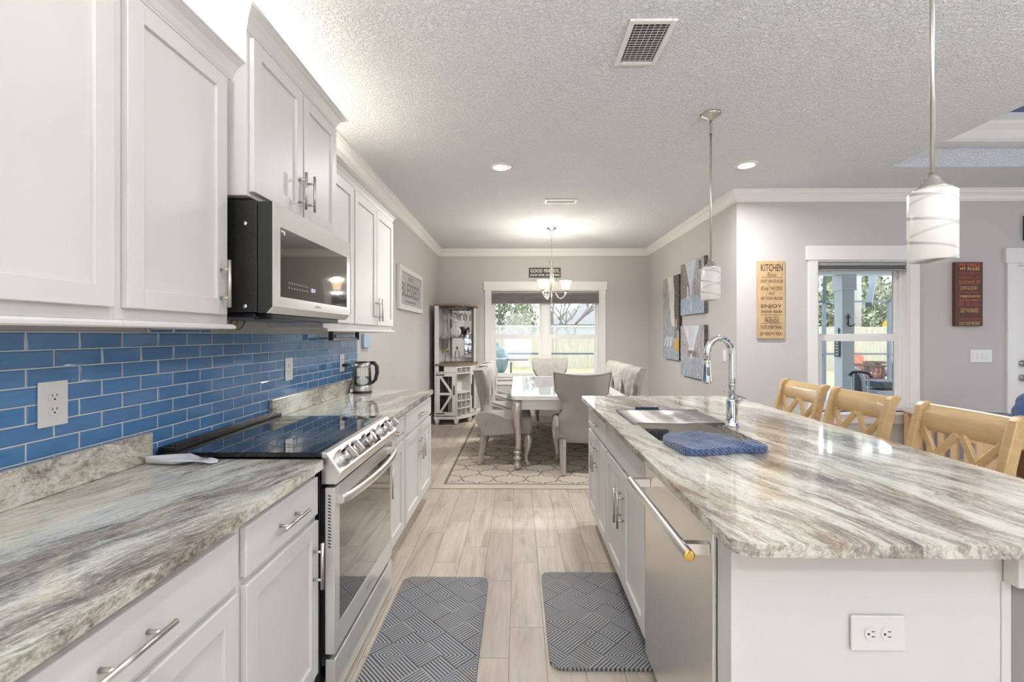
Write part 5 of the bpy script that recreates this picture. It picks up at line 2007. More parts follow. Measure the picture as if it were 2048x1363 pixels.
# ------------------------------------------------------------------ end table with blue blanket
ta = math.radians(-20)
tl = thing('end_table', 'pale pine end table with slatted sides behind the counter stools', 'end table', (3.93, 3.85, 0))
tmx = Matrix.Translation((3.93, 3.85, 0)) @ Matrix.Rotation(ta, 4, 'Z')
HWX, HWY = .36, .66


def tbox(b, *a):
    q = MB(); q.box(*a); b.merge(q, tmx); return b


b = MB(); tbox(b, -HWX, HWX, -HWY, HWY, .622, .65)
build(b, 'tabletop', M_PINETOP, tl, bev=.003)
for sx in (-1, 1):
    for sy in (-1, 1):
        b = MB(); tbox(b, sx * .30 - .04, sx * .30 + .04, sy * .60 - .04, sy * .60 + .04, 0, .6215)
        lg = build(b, 'leg', M_PINE, tl, bev=.003)
b = MB()
tbox(b, -.26, .26, -.62, -.60, .55, .6215); tbox(b, -.26, .26, .60, .62, .55, .6215); tbox(b, -.32, -.30, -.56, .56, .55, .6215); tbox(b, .30, .32, -.56, .56, .55, .6215)
build(b, 'apron', M_PINE, tl)
for sx in (-1, 1):
    for k in range(5):
        b = MB(); yy = -.4 + k * .2
        tbox(b, sx * .31 - .008, sx * .31 + .008, yy - .05, yy + .05, .16, .55)
        build(b, 'slat', M_PINE, tl)
b = MB(); tbox(b, -.30, .30, -.56, .56, .13, .158)
build(b, 'lower_shelf', M_PINE, tl)
b = MB(); tbox(b, .02, HWX + .004, -HWY - .004, HWY - .1, .6505, .658); tbox(b, .02, HWX + .03, -HWY - .012, -HWY - .004, .2, .6575); tbox(b, HWX + .004, HWX + .03, -HWY - .004, HWY - .1, .25, .6575)
tag(build(b, 'table_runner', M_NAVY, bev=.002), 'dark blue cloth laid over one side of the pine end table', 'cloth')
b = MB()


def heap(u, v):
    a = u * 2 * PI
    ph_ = v * PI / 2
    n_ = 1 + .16 * mnoise.noise(Vector((math.cos(a) * 1.8, math.sin(a) * 1.8, v * 3))) + .05 * math.sin(a * 6 + v * 9) + .04 * mnoise.noise(Vector((math.cos(a) * 6, math.sin(a) * 6, v * 9)))
    rr = math.cos(ph_) ** .6 * n_
    q = tmx @ Vector((.335 + .16 * rr * math.cos(a), -.04 + .27 * rr * math.sin(a), .6585 + .235 * math.sin(ph_) * (1 + .12 * math.sin(a * 3))))
    return tuple(q)


b.grid(heap, 72, 26, wrap_u=True)
tag(build(b, 'throw_blanket', M_BLUEB), 'bunched royal blue plush blanket piled on the pine end table', 'blanket')

# ------------------------------------------------------------------ corner bar cabinet
PA, PB, PC, PD = (-1.275, 6.93), (-.93, 6.93), (-.745, 7.18), (-.695, 7.45)
PE, PF = (-.695, 7.695), (-1.275, 7.695)
bc = thing('bar_cabinet', 'white farmhouse corner bar cabinet with brown tops and wine cubbies', 'bar cabinet', (-1.0, 7.3, 0))


def grow(pts, d):
    c = (-1.0, 7.35)
    return [(p[0] + (d if p[0] > c[0] else -d), p[1] + (-d if p[1] < c[1] else 0)) for p in pts]


POLY = [PA, PB, PC, PD, PE, PF]
b = MB(); b.prism(grow(POLY, .012), 'Z', .90, .932)
build(b, 'counter', M_BROWNW, bc, bev=.004)
b = MB(); b.prism(grow(POLY, .012), 'Z', 1.822, 1.852)
build(b, 'top', M_BROWNW, bc, bev=.004)
b = MB()
b.prism(grow(POLY, .008), 'Z', .085, .125)
b.box(PA[0], PA[0] + .02, PA[1], PF[1], .125, .90); b.box(PF[0] + .02, PE[0] - .02, PF[1] - .02, PF[1], .125, .90); b.box(PE[0] - .02, PE[0], PD[1], PE[1], .125, .90)
b.prism([(PB[0] - .012, PB[1]), (PB[0], PB[1]), (-1.09, 7.13), (-1.102, 7.13)], 'Z', .125, .90)
b.prism([(PC[0] - .014, PC[1] + .004), (PC[0], PC[1]), (-.93, 7.32), (-.944, 7.32)], 'Z', .125, .90)
# upper posts and frame
b.box(PA[0], PA[0] + .065, PA[1], PA[1] + .02, .932, 1.822); b.box(PA[0], PA[0] + .02, PA[1] + .02, PF[1], .932, 1.822)
b.box(PD[0] - .03, PD[0], PD[1] - .03, PD[1], .932, 1.822); b.box(PD[0] - .02, PD[0], PD[1], PE[1], .932, 1.822)
b.box(PF[0] + .02, PE[0] - .02, PF[1] - .02, PF[1], .932, 1.822)
b.box(PF[0] + .02, PE[0] - .02, PF[1] - .03, PF[1] - .02, .932, .99)
build(b, 'carcass', M_WHITEW, bc, bev=.002)
for (px_, py_) in ((PA[0] + .035, PA[1] + .03), (PB[0] - .02, PB[1] + .03), (PC[0] - .03, PC[1] + .03), (PD[0] - .035, PE[1] - .05), (PA[0] + .035, PF[1] - .05)):
    b = MB(); b.tube([(px_, py_, .0), (px_, py_, .086)], [.030, .046], 4)
    build(b, 'foot', M_WHITEW, bc)
# mirror panels
b = MB(); b.box(PF[0] + .10, PE[0] - .09, PF[1] - .034, PF[1] - .031, 1.0, 1.80)
build(b, 'mirror', M_MIRROR, bc)
b = MB(); b.prism([(PA[0] + .022, PA[1] + .03), (PB[0], PB[1] + .03), (PC[0] - .02, PC[1] + .02), (PD[0] - .035, PD[1]), (PE[0] - .035, PE[1] - .04), (PF[0] + .022, PF[1] - .04)], 'Z', 1.318, 1.326)
build(b, 'glass_shelf', M_GLASS, bc)
# face: left door (parallel to the back wall)
b = MB()
dx0, dx1, dz0, dz1 = PA[0] + .025, PB[0] - .02, .14, .795
yb_, yf_ = PA[1] + .002, PA[1] + .02
st = .055
b.box(dx0, dx0 + st, yb_, yf_, dz0, dz1); b.box(dx1 - st, dx1, yb_, yf_, dz0, dz1)
b.box(dx0 + st, dx1 - st, yb_, yf_, dz0, dz0 + st); b.box(dx0 + st, dx1 - st, yb_, yf_, dz1 - st, dz1); b.box(dx0 + st, dx1 - st, yb_, yf_, .455, .49)
b.bar((dx0 + st + .01, yb_ + .008, dz1 - st), (dx1 - st - .01, yb_ + .008, .49), .034, .016, up=(0, 1, 0))
b.bar((dx1 - st - .01, yb_ + .008, .455), (dx0 + st + .01, yb_ + .008, dz0 + st), .034, .016, up=(0, 1, 0))
bd = build(b, 'door', M_WHITEW, bc, bev=.001)
b = MB()
for k in range(15):
    for s_ in (-1, 1):
        xm = dx0 + st + (dx1 - dx0 - 2 * st) * .5
        hw = (dx1 - dx0 - 2 * st) / 2
        zc_ = dz0 + st + k * .042
        b.bar((xm - hw, yf_ - .004, zc_ - s_ * .1 + .0), (xm + hw, yf_ - .004, zc_ + s_ * .1), .0022, .0022)
me_lim = (dz0 + st - .02, dz1 - st + .02)
b.v = [(p[0], p[1], min(max(p[2], me_lim[0]), me_lim[1])) for p in b.v]
build(b, 'wire_mesh', M_IRON, bd)
b = MB()
for zz in (.175, .765):
    b.box(dx0 - .005, dx0 + .11, yb_ - .006, yb_ - .0005, zz - .007, zz + .007); b.lathe([(0, -.004), (.012, -.004), (.012, 0)], (dx0 + .115, yb_ - .001, zz), 10, axis='Y')
build(b, 'strap_hinge', M_IRON, bd)
b = MB(); b.box(dx1 - .035, dx1 - .018, yb_ - .012, yb_ - .0005, .46, .60)
build(b, 'handle', M_IRON, bd, bev=.002)
b = MB(); b.box(dx0 - .02, dx0 + .04, PA[1] + .001, PA[1] + .02, .80, .90); b.box(dx0 + .12, PB[0], PA[1] + .001, PA[1] + .02, .80, .90); b.box(dx0 + .03, dx0 + .13, PA[1] + .001, PA[1] + .02, .80, .815)
build(b, 'drawer_strip', M_WHITEW, bc)
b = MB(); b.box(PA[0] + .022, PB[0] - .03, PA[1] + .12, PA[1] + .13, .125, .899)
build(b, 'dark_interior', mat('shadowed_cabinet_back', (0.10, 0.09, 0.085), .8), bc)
# centre angled bay: cubbies
dv = Vector((PC[0] - PB[0], PC[1] - PB[1], 0)); Lc = dv.length; dv.normalize()
cmx = Matrix.Translation((PB[0], PB[1], 0)) @ Matrix.Rotation(math.atan2(dv.y, dv.x), 4, 'Z')


def cb(b, *a):
    q = MB(); q.box(*a); b.merge(q, cmx); return b


b = MB()
w3 = Lc / 3
cb(b, .004, Lc - .004, .002, .20, .775, .79); cb(b, .004, Lc - .004, .002, .20, .475, .49); cb(b, .004, Lc - .004, .19, .20, .125, .90)
cb(b, .004, Lc - .004, .002, .20, .872, .899)
for k in range(4):
    xx = min(max(k * w3, .006), Lc - .006)
    cb(b, xx - .006, xx + .006, .002, .19, .125, .475); cb(b, xx - .006, xx + .006, .002, .19, .79, .872)
for k in (1, 2):
    zz = .125 + .35 * k / 3
    cb(b, .004, Lc - .004, .002, .19, zz - .006, zz + .006)
build(b, 'wine_cubbies', M_WHITEW, bc)
# right side door on the third face
ev = Vector((PD[0] - PC[0], PD[1] - PC[1], 0)); Le = ev.length
emx = Matrix.Translation((PC[0], PC[1], 0)) @ Matrix.Rotation(math.atan2(ev.y, ev.x), 4, 'Z')
b = MB()
for a in ((.01, .06, 0, .018, .14, .795), (Le - .06, Le - .01, 0, .018, .14, .795), (.06, Le - .06, 0, .018, .14, .195), (.06, Le - .06, 0, .018, .74, .795), (.0, Le, 0.002, .02, .80, .899)):
    q = MB(); q.box(*a); b.merge(q, emx)
rd = build(b, 'door', M_WHITEW, bc, bev=.001)
b = MB()
q = MB(); q.box(.062, Le - .062, .012, .016, .195, .74); b.merge(q, emx)
build(b, 'wire_mesh', M_IRON, rd)
b = MB()
q = MB(); q.box(.02, .035, -.014, -.001, .42, .60); q.box(Le - .1, Le - .0, -.006, -.001, .165, .18); q.box(Le - .1, Le - .0, -.006, -.001, .755, .77); b.merge(q, emx)
build(b, 'door_hardware', M_IRON, rd)
# hanging wine glasses
gi = 0
for row, yy in enumerate((7.06, 7.22, 7.40)):
    for k in range(4):
        xx = -1.17 + k * .105 + row * .02
        if row == 2 and k == 0: continue
        b = MB()
        b.lathe([(.030, 1.812), (.029, 1.814), (.004, 1.808), (.0035, 1.74), (.008, 1.728), (.030, 1.705), (.036, 1.675), (.034, 1.645), (.031, 1.627)], (xx, yy, 0), 20)
        o = build(b, 'wine_glass', M_GLASS)
        tag(o, 'stemmed wine glass hanging upside down under the bar cabinet top', 'wine glass', 'hanging wine glasses')
b = MB()
for row, yy in enumerate((7.06, 7.22, 7.40)):
    b.box(-1.23, -.80 + row * .03, yy - .012, yy - .006, 1.8145, 1.8215); b.box(-1.23, -.80 + row * .03, yy + .006, yy + .012, 1.8145, 1.8215)
build(b, 'stemware_rack', M_IRON, bc)
b = MB(); b.lathe([(0, 1.327), (.062, 1.327), (.070, 1.34), (.066, 1.37), (.035, 1.44), (.018, 1.50), (.018, 1.545), (.034, 1.585)], (-1.155, 7.08, 0), 24)
tag(build(b, 'decanter', M_GLASS), 'clear glass wine decanter on the bar cabinet shelf', 'decanter')
b = MB(); b.lathe([(0, -.006), (.06, -.005), (.092, -.002), (.094, .002), (.06, .0), (0, -.001)], (-1.0, 7.25, 1.425), 32, axis='Y')
tag(build(b, 'etched_plate', mat('frosted_plate', (0.62, 0.60, 0.57), .3, var=.2, vscale=40)), 'round etched plate standing on the bar cabinet shelf', 'plate')
for k in range(4):
    b = MB(); b.lathe([(0, 1.327), (.026, 1.327), (.030, 1.335), (.033, 1.385)], (-1.03 + k * .062, 7.12 + (k % 2) * .03, 0), 16)
    tag(build(b, 'tumbler', M_GLASS), 'small clear tumbler on the bar cabinet glass shelf', 'glass', 'shelf tumblers')
b = MB()
b.tube([(-.945, 7.26, 1.336), (-.95, 7.26, 1.36), (-.93, 7.26, 1.42), (-.90, 7.26, 1.48), (-.90, 7.26, 1.50)], [.02, .012, .012, .012, .02], 10)
b.tube([(-.90, 7.26, 1.50), (-.875, 7.26, 1.50), (-.868, 7.26, 1.45), (-.873, 7.26, 1.41)], [.014, .014, .012, .008], 10)
tag(build(b, 'corkscrew', M_BLKPLAST), 'black lever corkscrew standing on the bar cabinet shelf', 'corkscrew')
bt = thing('liquor_bottle', 'clear glass bottle with gold cap on the bar cabinet counter', 'bottle', (-1.10, 7.10, .9325))
b = MB(); b.lathe([(0, .9325), (.045, .9325), (.047, .94), (.047, 1.04), (.040, 1.07), (.018, 1.095), (.017, 1.125), (0, 1.125)], (-1.10, 7.10, 0), 22)
build(b, 'glass_body', M_GLASS, bt)
b = MB(); b.lathe([(0, 1.126), (.021, 1.126), (.024, 1.14), (.020, 1.165), (0, 1.168)], (-1.10, 7.10, 0), 18)
build(b, 'cap', M_BRASS, bt)
b = MB(); b.lathe([(0, .9325), (.030, .9325), (.034, .95), (.034, 1.02)], (-1.02, 7.20, 0), 18)
tag(build(b, 'glass_tumbler', M_GLASS), 'single clear tumbler beside the bottle on the bar cabinet counter', 'glass')
for k in range(3):
    b = MB(); xx = -1.212 + k * .075
    if k == 2: continue
    b.lathe([(0, .1255), (.036, .1255), (.037, .13), (.037, .30), (.030, .335), (.014, .37), (.013, .43), (0, .43)], (xx, 6.995, 0), 16)
    tag(build(b, 'wine_bottle', mat('dark_bottle_glass', (0.02, 0.03, 0.025), .08) if k == 0 else MATS['dark_bottle_glass']), 'dark wine bottle standing behind the mesh door of the bar cabinet', 'wine bottle', 'bottles behind the mesh door')

# ------------------------------------------------------------------ outdoors
M_DECK = mat('pale_concrete_deck', (0.52, 0.51, 0.485), .8, var=.06, vscale=3)
M_LAWN = mat('dormant_lawn', (0.46, 0.40, 0.20), .95, var=.25, vscale=3)
M_FENCE = wood('weathered_fence_wood', (0.40, 0.355, 0.265), (0.56, 0.51, 0.40), .85, (10, 10, 1.2))
M_LATT = mat('white_lattice', (0.50, 0.51, 0.51), .6)
M_CAGE = mat('bronze_grey_screen_frame', (0.13, 0.155, 0.17), .5)
M_COLM = mat('grey_blue_porch_paint', (0.50, 0.53, 0.545), .6, var=.03)
M_ROOF = mat('grey_shingle_roof', (0.29, 0.265, 0.24), .9, var=.25, vscale=14, stretch=(1, 1, 6))
M_STUC = mat('pale_house_wall', (0.50, 0.47, 0.43), .8)
M_BARK = mat('tree_bark', (0.20, 0.17, 0.145), .9, var=.2)
M_LEAFA = mat('dark_green_leaves', (0.25, 0.29, 0.17), .8, var=.4, vscale=2)  # this and the olive leaves lightened in colour to stand for haze
M_LEAFB = mat('olive_leaves', (0.34, 0.36, 0.22), .8, var=.35, vscale=2)
M_WATERP = mat('pool_water', (0.10, 0.30, 0.40), .05)
M_REDC = mat('red_orange_cushion', (0.66, 0.25, 0.18), .8, var=.2, vscale=14)
M_BRWN = mat('brown_patio_wood', (0.10, 0.055, 0.04), .6)
M_GREYC = mat('charcoal_outdoor_fabric', (0.10, 0.105, 0.11), .85, var=.2, vscale=20)
M_WICK = mat('pale_grey_resin', (0.52, 0.53, 0.54), .6)

b = MB(); b.box(-30, 45, YB + T, 12.2, -.16, -.06); b.box(XR + T, 30, YK + T, YB + T, -.16, -.06)
struct(b, 'patio_floor', M_DECK)
b = MB(); b.box(-60, 80, 12.2, 90, -.17, -.07)
struct(b, 'lawn_ground', M_LAWN)
b = MB(); b.box(3.2, 8.5, 8.2, 11.2, -.0595, -.05)
tag(build(b, 'pool', M_WATERP), 'blue swimming pool beyond the porch column', 'pool')


def fence(label, x0, x1, y, zt, lattice, seed):
    r = thing('fence', label, 'fence', ((x0 + x1) / 2, y, -.07))
    rr = random.Random(seed)
    b = MB()
    x = x0
    while x < x1:
        b.box(x, x + .138, y - .01 - rr.uniform(0, .004), y + .01, -.07, zt + (0 if lattice else rr.uniform(-.01, .015)))
        x += .142
    build(b, 'boards', M_FENCE, r)
    x = x0
    while x < x1 + .1:
        b = MB(); b.box(x - .045, x + .045, y - .06, y - .015, -.07, zt + (.52 if lattice else 0))
        build(b, 'post', M_FENCE if not lattice else M_FENCE, r)
        x += 2.4
    if lattice:
        b = MB()
        b.box(x0, x1, y - .03, y + .012, zt, zt + .05); b.box(x0, x1, y - .03, y + .012, zt + .46, zt + .53)
        x = x0 - .45
        while x < x1:
            for s_ in (0, 1):
                xa, xb = (x, x + .43) if s_ == 0 else (x + .43, x)
                b.bar((xa, y - .004 * s_, zt + .04), (xb, y - .004 * s_, zt + .47), .028, .006, up=(0, 1, 0))
            x += .105
        build(b, 'lattice', M_LATT, r)
    return r


fence('weathered board fence topped with white lattice beyond the dining room window', -8, 6.5, 20, 1.27, True, 1)
fence('plain weathered board fence beyond the patio window', 6.6, 34, 19.0, 1.72, False, 2)


def hip_roof_house(label, x0, x1, y0, y1, ze, zr):
    r = thing('neighbour_house', label, 'house', ((x0 + x1) / 2, (y0 + y1) / 2, -.07))
    b = MB(); b.box(x0 + .4, x1 - .4, y0 + .4, y1 - .4, -.07, ze)
    build(b, 'walls', M_STUC, r)
    h = (y1 - y0) / 2
    ym = (y0 + y1) / 2
    b = MB()
    A, B_, C_, D_ = (x0, y0, ze), (x1, y0, ze), (x1, y1, ze), (x0, y1, ze)
    R1, R2 = (x0 + h, ym, zr), (x1 - h, ym, zr)
    b._add([A, B_, C_, D_, R1, R2], [(0, 1, 5, 4), (1, 2, 5), (2, 3, 4, 5), (3, 0, 4), (3, 2, 1, 0)], False)
    build(b, 'roof', M_ROOF, r)
    b = MB(); xv = x0 + h + .7
    b.box(xv, xv + .5, ym - 1.4, ym - 1.1, zr - .75, zr - .5)
    build(b, 'roof_vent', M_ROOF, r)
    return r


hip_roof_house('neighbour house with dark grey hip roof behind the lattice fence', 1.9, 12.2, 33, 40, 2.15, 4.05)
hip_roof_house('farther low grey roof behind the lattice fence', -9.0, 1.9, 44, 52, 2.0, 3.6)


def leafy_tree(label, x, y, h, rad, m, seed, group='trees beyond the fence', base=.25):
    rr = random.Random(seed)
    r = thing('tree', label, 'tree', (x, y, -.07), group)
    b = MB()
    b.tube([(x, y, -.07), (x + .1, y, h * .4), (x + .05, y, h * .85)], [.14, .10, .03], 8)
    for k in range(7):
        a = rr.uniform(0, 6.28); z0 = h * rr.uniform(.3, .7)
        b.tube([(x + .05, y, z0), (x + rad * .7 * math.cos(a), y + rad * .7 * math.sin(a), z0 + h * .18)], [.05, .015], 6)
    build(b, 'trunk', M_BARK, r)
    b = MB()
    blobs = []
    for k in range(16):
        f_ = k / 15
        a = rr.uniform(0, 6.28)
        z = h * (base + (1 - base) * f_)
        rw = rad * (1 - .72 * f_) * rr.uniform(.3, .9)
        blobs.append((x + rw * math.cos(a), y + rw * math.sin(a), z, rad * rr.uniform(.28, .5)))
    for i in range(1500):
        bx, by, bz, br = blobs[rr.randrange(len(blobs))]
        d = Vector((rr.gauss(0, 1), rr.gauss(0, 1), rr.gauss(0, 1))).normalized() * br * rr.random() ** .4
        p = Vector((bx, by, bz)) + d
        n_ = Vector((rr.gauss(0, 1), rr.gauss(0, 1), rr.gauss(0, 1))).normalized()
        t_ = n_.orthogonal().normalized(); w_ = n_.cross(t_)
        s_ = rad * rr.uniform(.05, .10)
        b.quad(p - t_ * s_, p + w_ * s_ * .5, p + t_ * s_, p - w_ * s_ * .5)
    build(b, 'crown', m, r, recalc=False)
    return r


leafy_tree('green leafy tree behind the lattice fence, by the grill', -1.2, 27, 5.2, 1.9, M_LEAFA, 1)
leafy_tree('small olive green tree rising behind the lattice fence', .4, 30, 3.6, 1.6, M_LEAFB, 2)
TREES2 = [(11.5, 24, 6.2, 2.2, M_LEAFB, 3), (14.5, 27, 6.8, 2.6, M_LEAFA, 4), (17.5, 25, 6.0, 2.4, M_LEAFA, 5), (20.5, 28, 6.4, 2.8, M_LEAFB, 6), (9.0, 26, 5.6, 2.2, M_LEAFA, 7), (23.5, 27, 6.0, 2.6, M_LEAFA, 8), (15.8, 22.5, 3.6, 2.0, M_LEAFB, 9), (18.8, 22.5, 3.3, 1.8, M_LEAFB, 10)]
for (x, y, h, rad, mm, sd) in TREES2:
    leafy_tree('leafy woodland tree above the plain fence, seen through the patio window', x, y, h, rad, mm, sd, 'woodland trees beyond the patio', .08)


def bare_tree(label, x, y, h, seed):
    rr = random.Random(seed)
    r = thing('bare_tree', label, 'tree', (x, y, -.07))
    b = MB()

    def br(p, d, L, rad_, dep):
        q = p + d * L
        mid = p + d * L * .5 + Vector((rr.gauss(0, .04), rr.gauss(0, .04), 0)) * L
        b.tube([p, mid, q], [rad_, rad_ * .85, rad_ * .65], 5, cap=False)
        if dep == 0: return
        for k in range(3 if dep > 1 else 2):
            nd = (d + Vector((rr.gauss(0, .55), rr.gauss(0, .4), rr.uniform(-.15, .4)))).normalized()
            br(q if k < 2 else mid, nd, L * rr.uniform(.62, .85), rad_ * .6, dep - 1)
    br(Vector((x, y, -.07)), Vector((.03, 0, 1)).normalized(), h * .36, .12, 5)
    build(b, 'trunk_and_branches', M_BARK, r, recalc=False)
    return r


bare_tree('leafless tree with fine branches behind the lattice fence mullion', 1.9, 26, 5.8, 4)
bare_tree('leafless tree spreading in front of the grey hip roof', 3.6, 29, 6.0, 9)

# porch: roof, beam, column with anchor hooks
b = MB(); b.box(XR + T + .05, 9.2, YK + T + .002, 7.3, 2.62, 2.72)
struct(b, 'porch_roof', M_TRIM)
b = MB(); b.box(XR + T + .05, 9.2, 6.95, 7.15, 2.29, 2.62)
struct(b, 'porch_beam', M_TRIM)
pc = thing('porch_column', 'square grey-blue porch column outside the patio window', 'column', (5.0, 7.05, -.06))
b = MB(); b.box(4.915, 5.095, 6.96, 7.14, -.06, 2.288); b.box(4.895, 5.115, 6.94, 7.16, 2.05, 2.285); b.box(4.895, 5.115, 6.94, 7.16, -.06, .14)
build(b, 'shaft', M_COLM, pc, bev=.004)


def anchor_hook(label, o, mx):
    b = MB(); q = MB()
    q.tube([(0, -.006, -.06), (0, -.006, .045)], .006, 8)
    q.tube([(.011 * math.cos(2 * PI * k / 12), -.006, .057 + .011 * math.sin(2 * PI * k / 12)) for k in range(12)], .004, 6, closed=True)
    q.tube([(-.03, -.006, .03), (.03, -.006, .03)], .005, 8)
    q.tube([(-.012, -.008, -.03), (-.008, -.008, -.06), (.015, -.016, -.076), (.04, -.028, -.068), (.058, -.036, -.045)], [.004, .008, .008, .007, .003], 8)
    b.merge(q, Matrix.Translation(o) @ mx)
    tag(build(b, 'anchor_hook', M_IRON), label, 'hook')


anchor_hook('black anchor-shaped hook on the shaded front face of the porch column', (5.0, 6.958, 1.60), Matrix.Scale(1.25, 4))
anchor_hook('black anchor-shaped hook on the pale side of the porch column', (4.913, 7.03, 1.405), Matrix.Rotation(-PI / 2, 4, 'Z') @ Matrix.Scale(-1, 4, (1, 0, 0)) @ Matrix.Scale(1.1, 4))
b = MB(); b.box(4.893, 4.9145, 7.0, 7.11, 1.04, 1.30)
th_ = thing('thermometer', 'grey wall thermometer plaque on the side of the porch column', 'thermometer', (4.90, 7.055, 1.04))
build(b, 'plaque', M_GREYC, th_, bev=.003)
b = MB()
for q in range(5):
    b.box(4.8915, 4.893, 7.02, 7.085, 1.07 + q * .045, 1.085 + q * .045)
build(b, 'scale_marks', M_LATT, th_)

# screen enclosure: frame around the pool
sc_ = thing('screen_enclosure', 'dark pool screen enclosure frame beyond the porch', 'screen enclosure', (4, 11.6, -.06))
for (x, z0, z1) in ((.80, -.06, 3.4), (-3.0, -.06, 3.4), (7.72, -.06, 2.22), (9.35, -.06, 2.22), (12.6, -.06, 2.22)):
    b = MB(); b.box(x - .035, x + .035, 11.55, 11.62, z0, z1)
    build(b, 'upright', M_CAGE, sc_)
for z in (.90, 2.22):
    b = MB(); b.box(7.0, 13, 11.56, 11.6, z - .022, z + .022)
    build(b, 'rail', M_CAGE, sc_)
b = MB(); b.box(-3, 4.6, 11.56, 11.6, .88, .925)
build(b, 'rail', M_CAGE, sc_)
for (p, q, w) in (((6.1, 8.0, 1.9), (7.5, 9.6, 3.0), .09), ((9.35, 11.58, 2.2), (8.75, 10.4, 3.2), .05), ((7.72, 11.58, 2.2), (6.3, 9.4, 3.2), .07)):
    b = MB(); b.bar(p, q, w, w)
    build(b, 'roof_strut', M_CAGE, sc_)

b = MB(); b.tube([(15.2, 20.6, -.07), (15.25, 20.6, 9)], [.16, .13], 10)
tag(build(b, 'utility_pole', mat('weathered_pole', (0.50, 0.47, 0.43), .9)), 'pale wooden utility pole standing beyond the plain fence', 'pole')
b = MB(); b.bar((16.45, 20.8, 1.3), (16.75, 20.8, 2.0), .2, .2); b.bar((16.75, 20.8, 2.0), (17.0, 20.8, 1.3), .2, .2)
tag(build(b, 'digger_boom', mat('machine_yellow', (0.75, 0.45, 0.02), .5)), 'bright yellow digger boom peeking above the plain fence', 'digger')

# kamado grill on its stand (outside the dining room window)
kg = thing('kamado_grill', 'dark green egg-shaped kamado grill in a wheeled stand on the patio', 'grill', (-.62, 10.4, -.06))
gx, gy = -.52, 10.4
M_KAM = mat('green_glazed_ceramic', (0.17, 0.235, 0.205), .25, var=.15, vscale=60)
b = MB(); b.lathe([(.0, .42), (.16, .45), (.27, .62), (.30, .80), (.30, .84), (0, .84)], (gx, gy, 0), 28)
build(b, 'base', M_KAM, kg)
b = MB(); b.lathe([(.30, .845), (.30, .87), (.27, 1.0), (.20, 1.09), (.10, 1.13), (.09, 1.15), (.09, 1.20), (0, 1.21)], (gx, gy, 0), 28)
build(b, 'lid', M_KAM, kg)
b = MB(); b.lathe([(.304, .83), (.308, .835), (.308, .855), (.304, .86)], (gx, gy, 0), 28)
build(b, 'band', M_NICKEL, kg)
b = MB(); b.box(gx + .30, gx + .75, gy - .16, gy + .16, .80, .825)
build(b, 'side_shelf', M_CAGE, kg)
b = MB()
b.box(gx - .38, gx + .38, gy - .35, gy + .35, .40, .43)
build(b, 'shelf', M_CAGE, kg)
for sx in (-1, 1):
    for sy in (-1, 1):
        b = MB(); b.box(gx + sx * .36 - .018, gx + sx * .36 + .018, gy + sy * .33 - .018, gy + sy * .33 + .018, -.06, .74)
        build(b, 'leg', M_CAGE, kg)
b = MB(); b.lathe([(0, .03), (.50, .0), (.56, -.05), (.5, -.06), (0, -.06)], (5.1 - 2.4, 13.6, 0), 24)
tag(build(b, 'fire_pit_cover', M_CAGE), 'low round dark cover lying on the lawn beyond the dining window', 'cover')

# patio seating seen through the patio window
def patio_chair(label, x, y, rz, cushion):
    r = thing('patio_chair', label, 'patio chair', (x, y, -.06))
    mx = Matrix.Translation((x, y, -.06)) @ Matrix.Rotation(rz, 4, 'Z')
    def pb(b, *a):
        q = MB(); q.box(*a); b.merge(q, mx)
    for sx in (-1, 1):
        b = MB()
        pb(b, sx * .36 - .03, sx * .36 + .03, -.38, -.32, 0, .62); pb(b, sx * .36 - .03, sx * .36 + .03, .30, .36, 0, .66)
        pb(b, sx * .36 - .05, sx * .36 + .05, -.42, .38, .62, .65)
        for k in range(3):
            pb(b, sx * .36 - .012, sx * .36 + .012, -.32, .30, .34 + k * .09, .355 + k * .09)
        for k in range(5):
            pb(b, sx * .36 - .010, sx * .36 + .010, -.25 + k * .12, -.235 + k * .12, .2, .62)
        build(b, 'arm', M_BRWN, r)
    b = MB(); pb(b, -.33, .33, -.36, .34, .24, .29)
    build(b, 'seat_frame', M_BRWN, r)
    b = MB(); pb(b, -.31, .31, -.38, .30, .292, .42)
    build(b, 'seat_cushion', cushion, r, bev=.03, seg=3)
    b = MB()
    q = MB(); q.box(-.31, .31, -.05, .05, 0, .56)
    b.merge(q, mx @ Matrix.Translation((0, .30, .40)) @ Matrix.Rotation(-.25, 4, 'X'))
    build(b, 'back_cushion', cushion, r, bev=.03, seg=3)
    return r


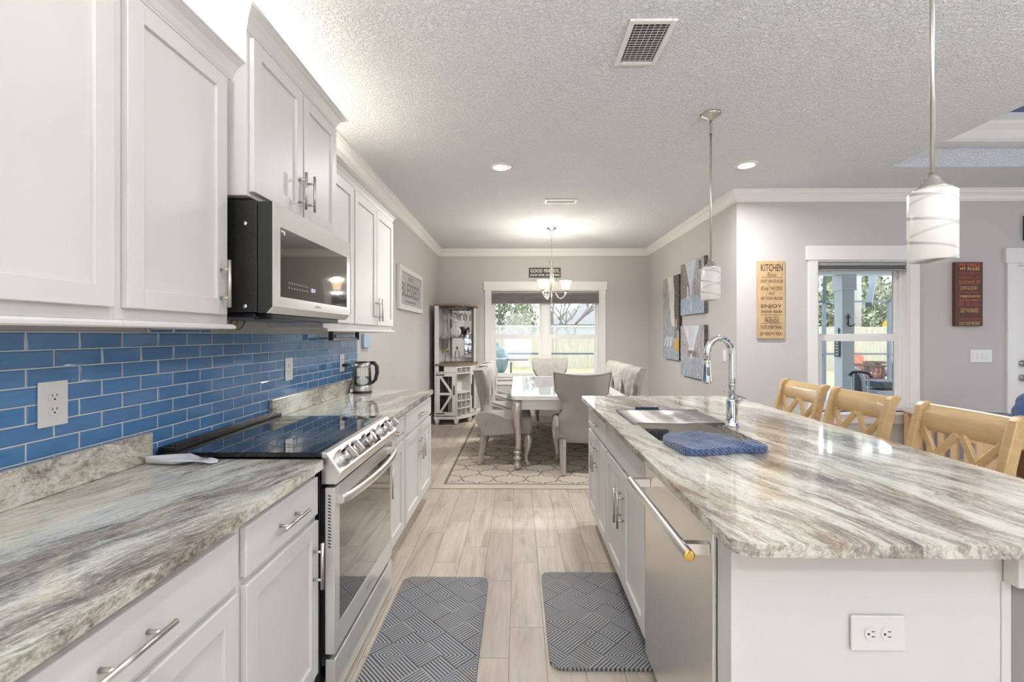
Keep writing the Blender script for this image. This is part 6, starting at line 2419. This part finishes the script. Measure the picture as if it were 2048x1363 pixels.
patio_chair('brown slatted patio armchair with tall red-orange cushions, half behind the porch column', 9.25, 12.4, PI / 2 - .25, M_REDC)
patio_chair('brown slatted patio armchair with red-orange seat, beside the outdoor table', 10.50, 13.6, PI / 2 - .25, M_REDC)
pt = thing('patio_table', 'brown outdoor table beyond the red-cushioned armchairs', 'outdoor table', (11.9, 14.2, -.06))
b = MB(); b.box(11.2, 12.6, 13.8, 14.6, .50, .55)
build(b, 'tabletop', M_BRWN, pt)
for (x, y) in ((11.3, 13.9), (12.5, 13.9), (11.3, 14.5), (12.5, 14.5)):
    b = MB(); b.box(x - .05, x + .05, y - .05, y + .05, -.06, .50)
    build(b, 'leg', M_BRWN, pt)
pl = thing('pool_lounge', 'pale grey resin lounge with charcoal cushions just outside the patio window', 'lounge chair', (5.85, 7.75, -.06))
b = MB()
arc = [(5.32 + .40 * (1 - math.cos(PI * k / 12)) * .5, 7.6, .30 + .52 * math.sin(PI * k / 14 + .1)) for k in range(13)]
b.tube([(5.30, 7.6, -.06), (5.30, 7.6, .25)] + arc + [(5.80, 7.6, .2), (5.82, 7.6, -.06)], .035, 10)
build(b, 'arched_frame', M_WICK, pl)
b = MB()
b.prism([(5.34, .10), (5.34, .50), (5.42, .72), (5.54, .79), (5.66, .70), (5.76, .45), (5.78, .10)], 'Y', 7.61, 7.72)
build(b, 'back_cushion', M_GREYC, pl, bev=.02)
for k in range(4):
    b = MB(); b.box(5.80, 6.6, 7.4 + k * .0, 7.9, .10 + k * .14, .20 + k * .14)
    build(b, 'slat', M_GREYC if k % 2 else M_WICK, pl)
hc = thing('hand_cart', 'folding hand cart with black grip and pale poles by the porch column', 'hand cart', (4.95, 6.6, -.06))
for xx in (4.80, 5.03):
    b = MB(); b.cyl((xx, 6.6, -.06), (xx, 6.6, .80), .014, 10)
    build(b, 'pole', M_WICK, hc)
b = MB(); b.tube([(4.76, 6.6, .79), (4.80, 6.6, .835), (4.91, 6.6, .845), (5.03, 6.6, .83), (5.07, 6.6, .77)], .022, 10)
build(b, 'grip', M_BLKPLAST, hc)
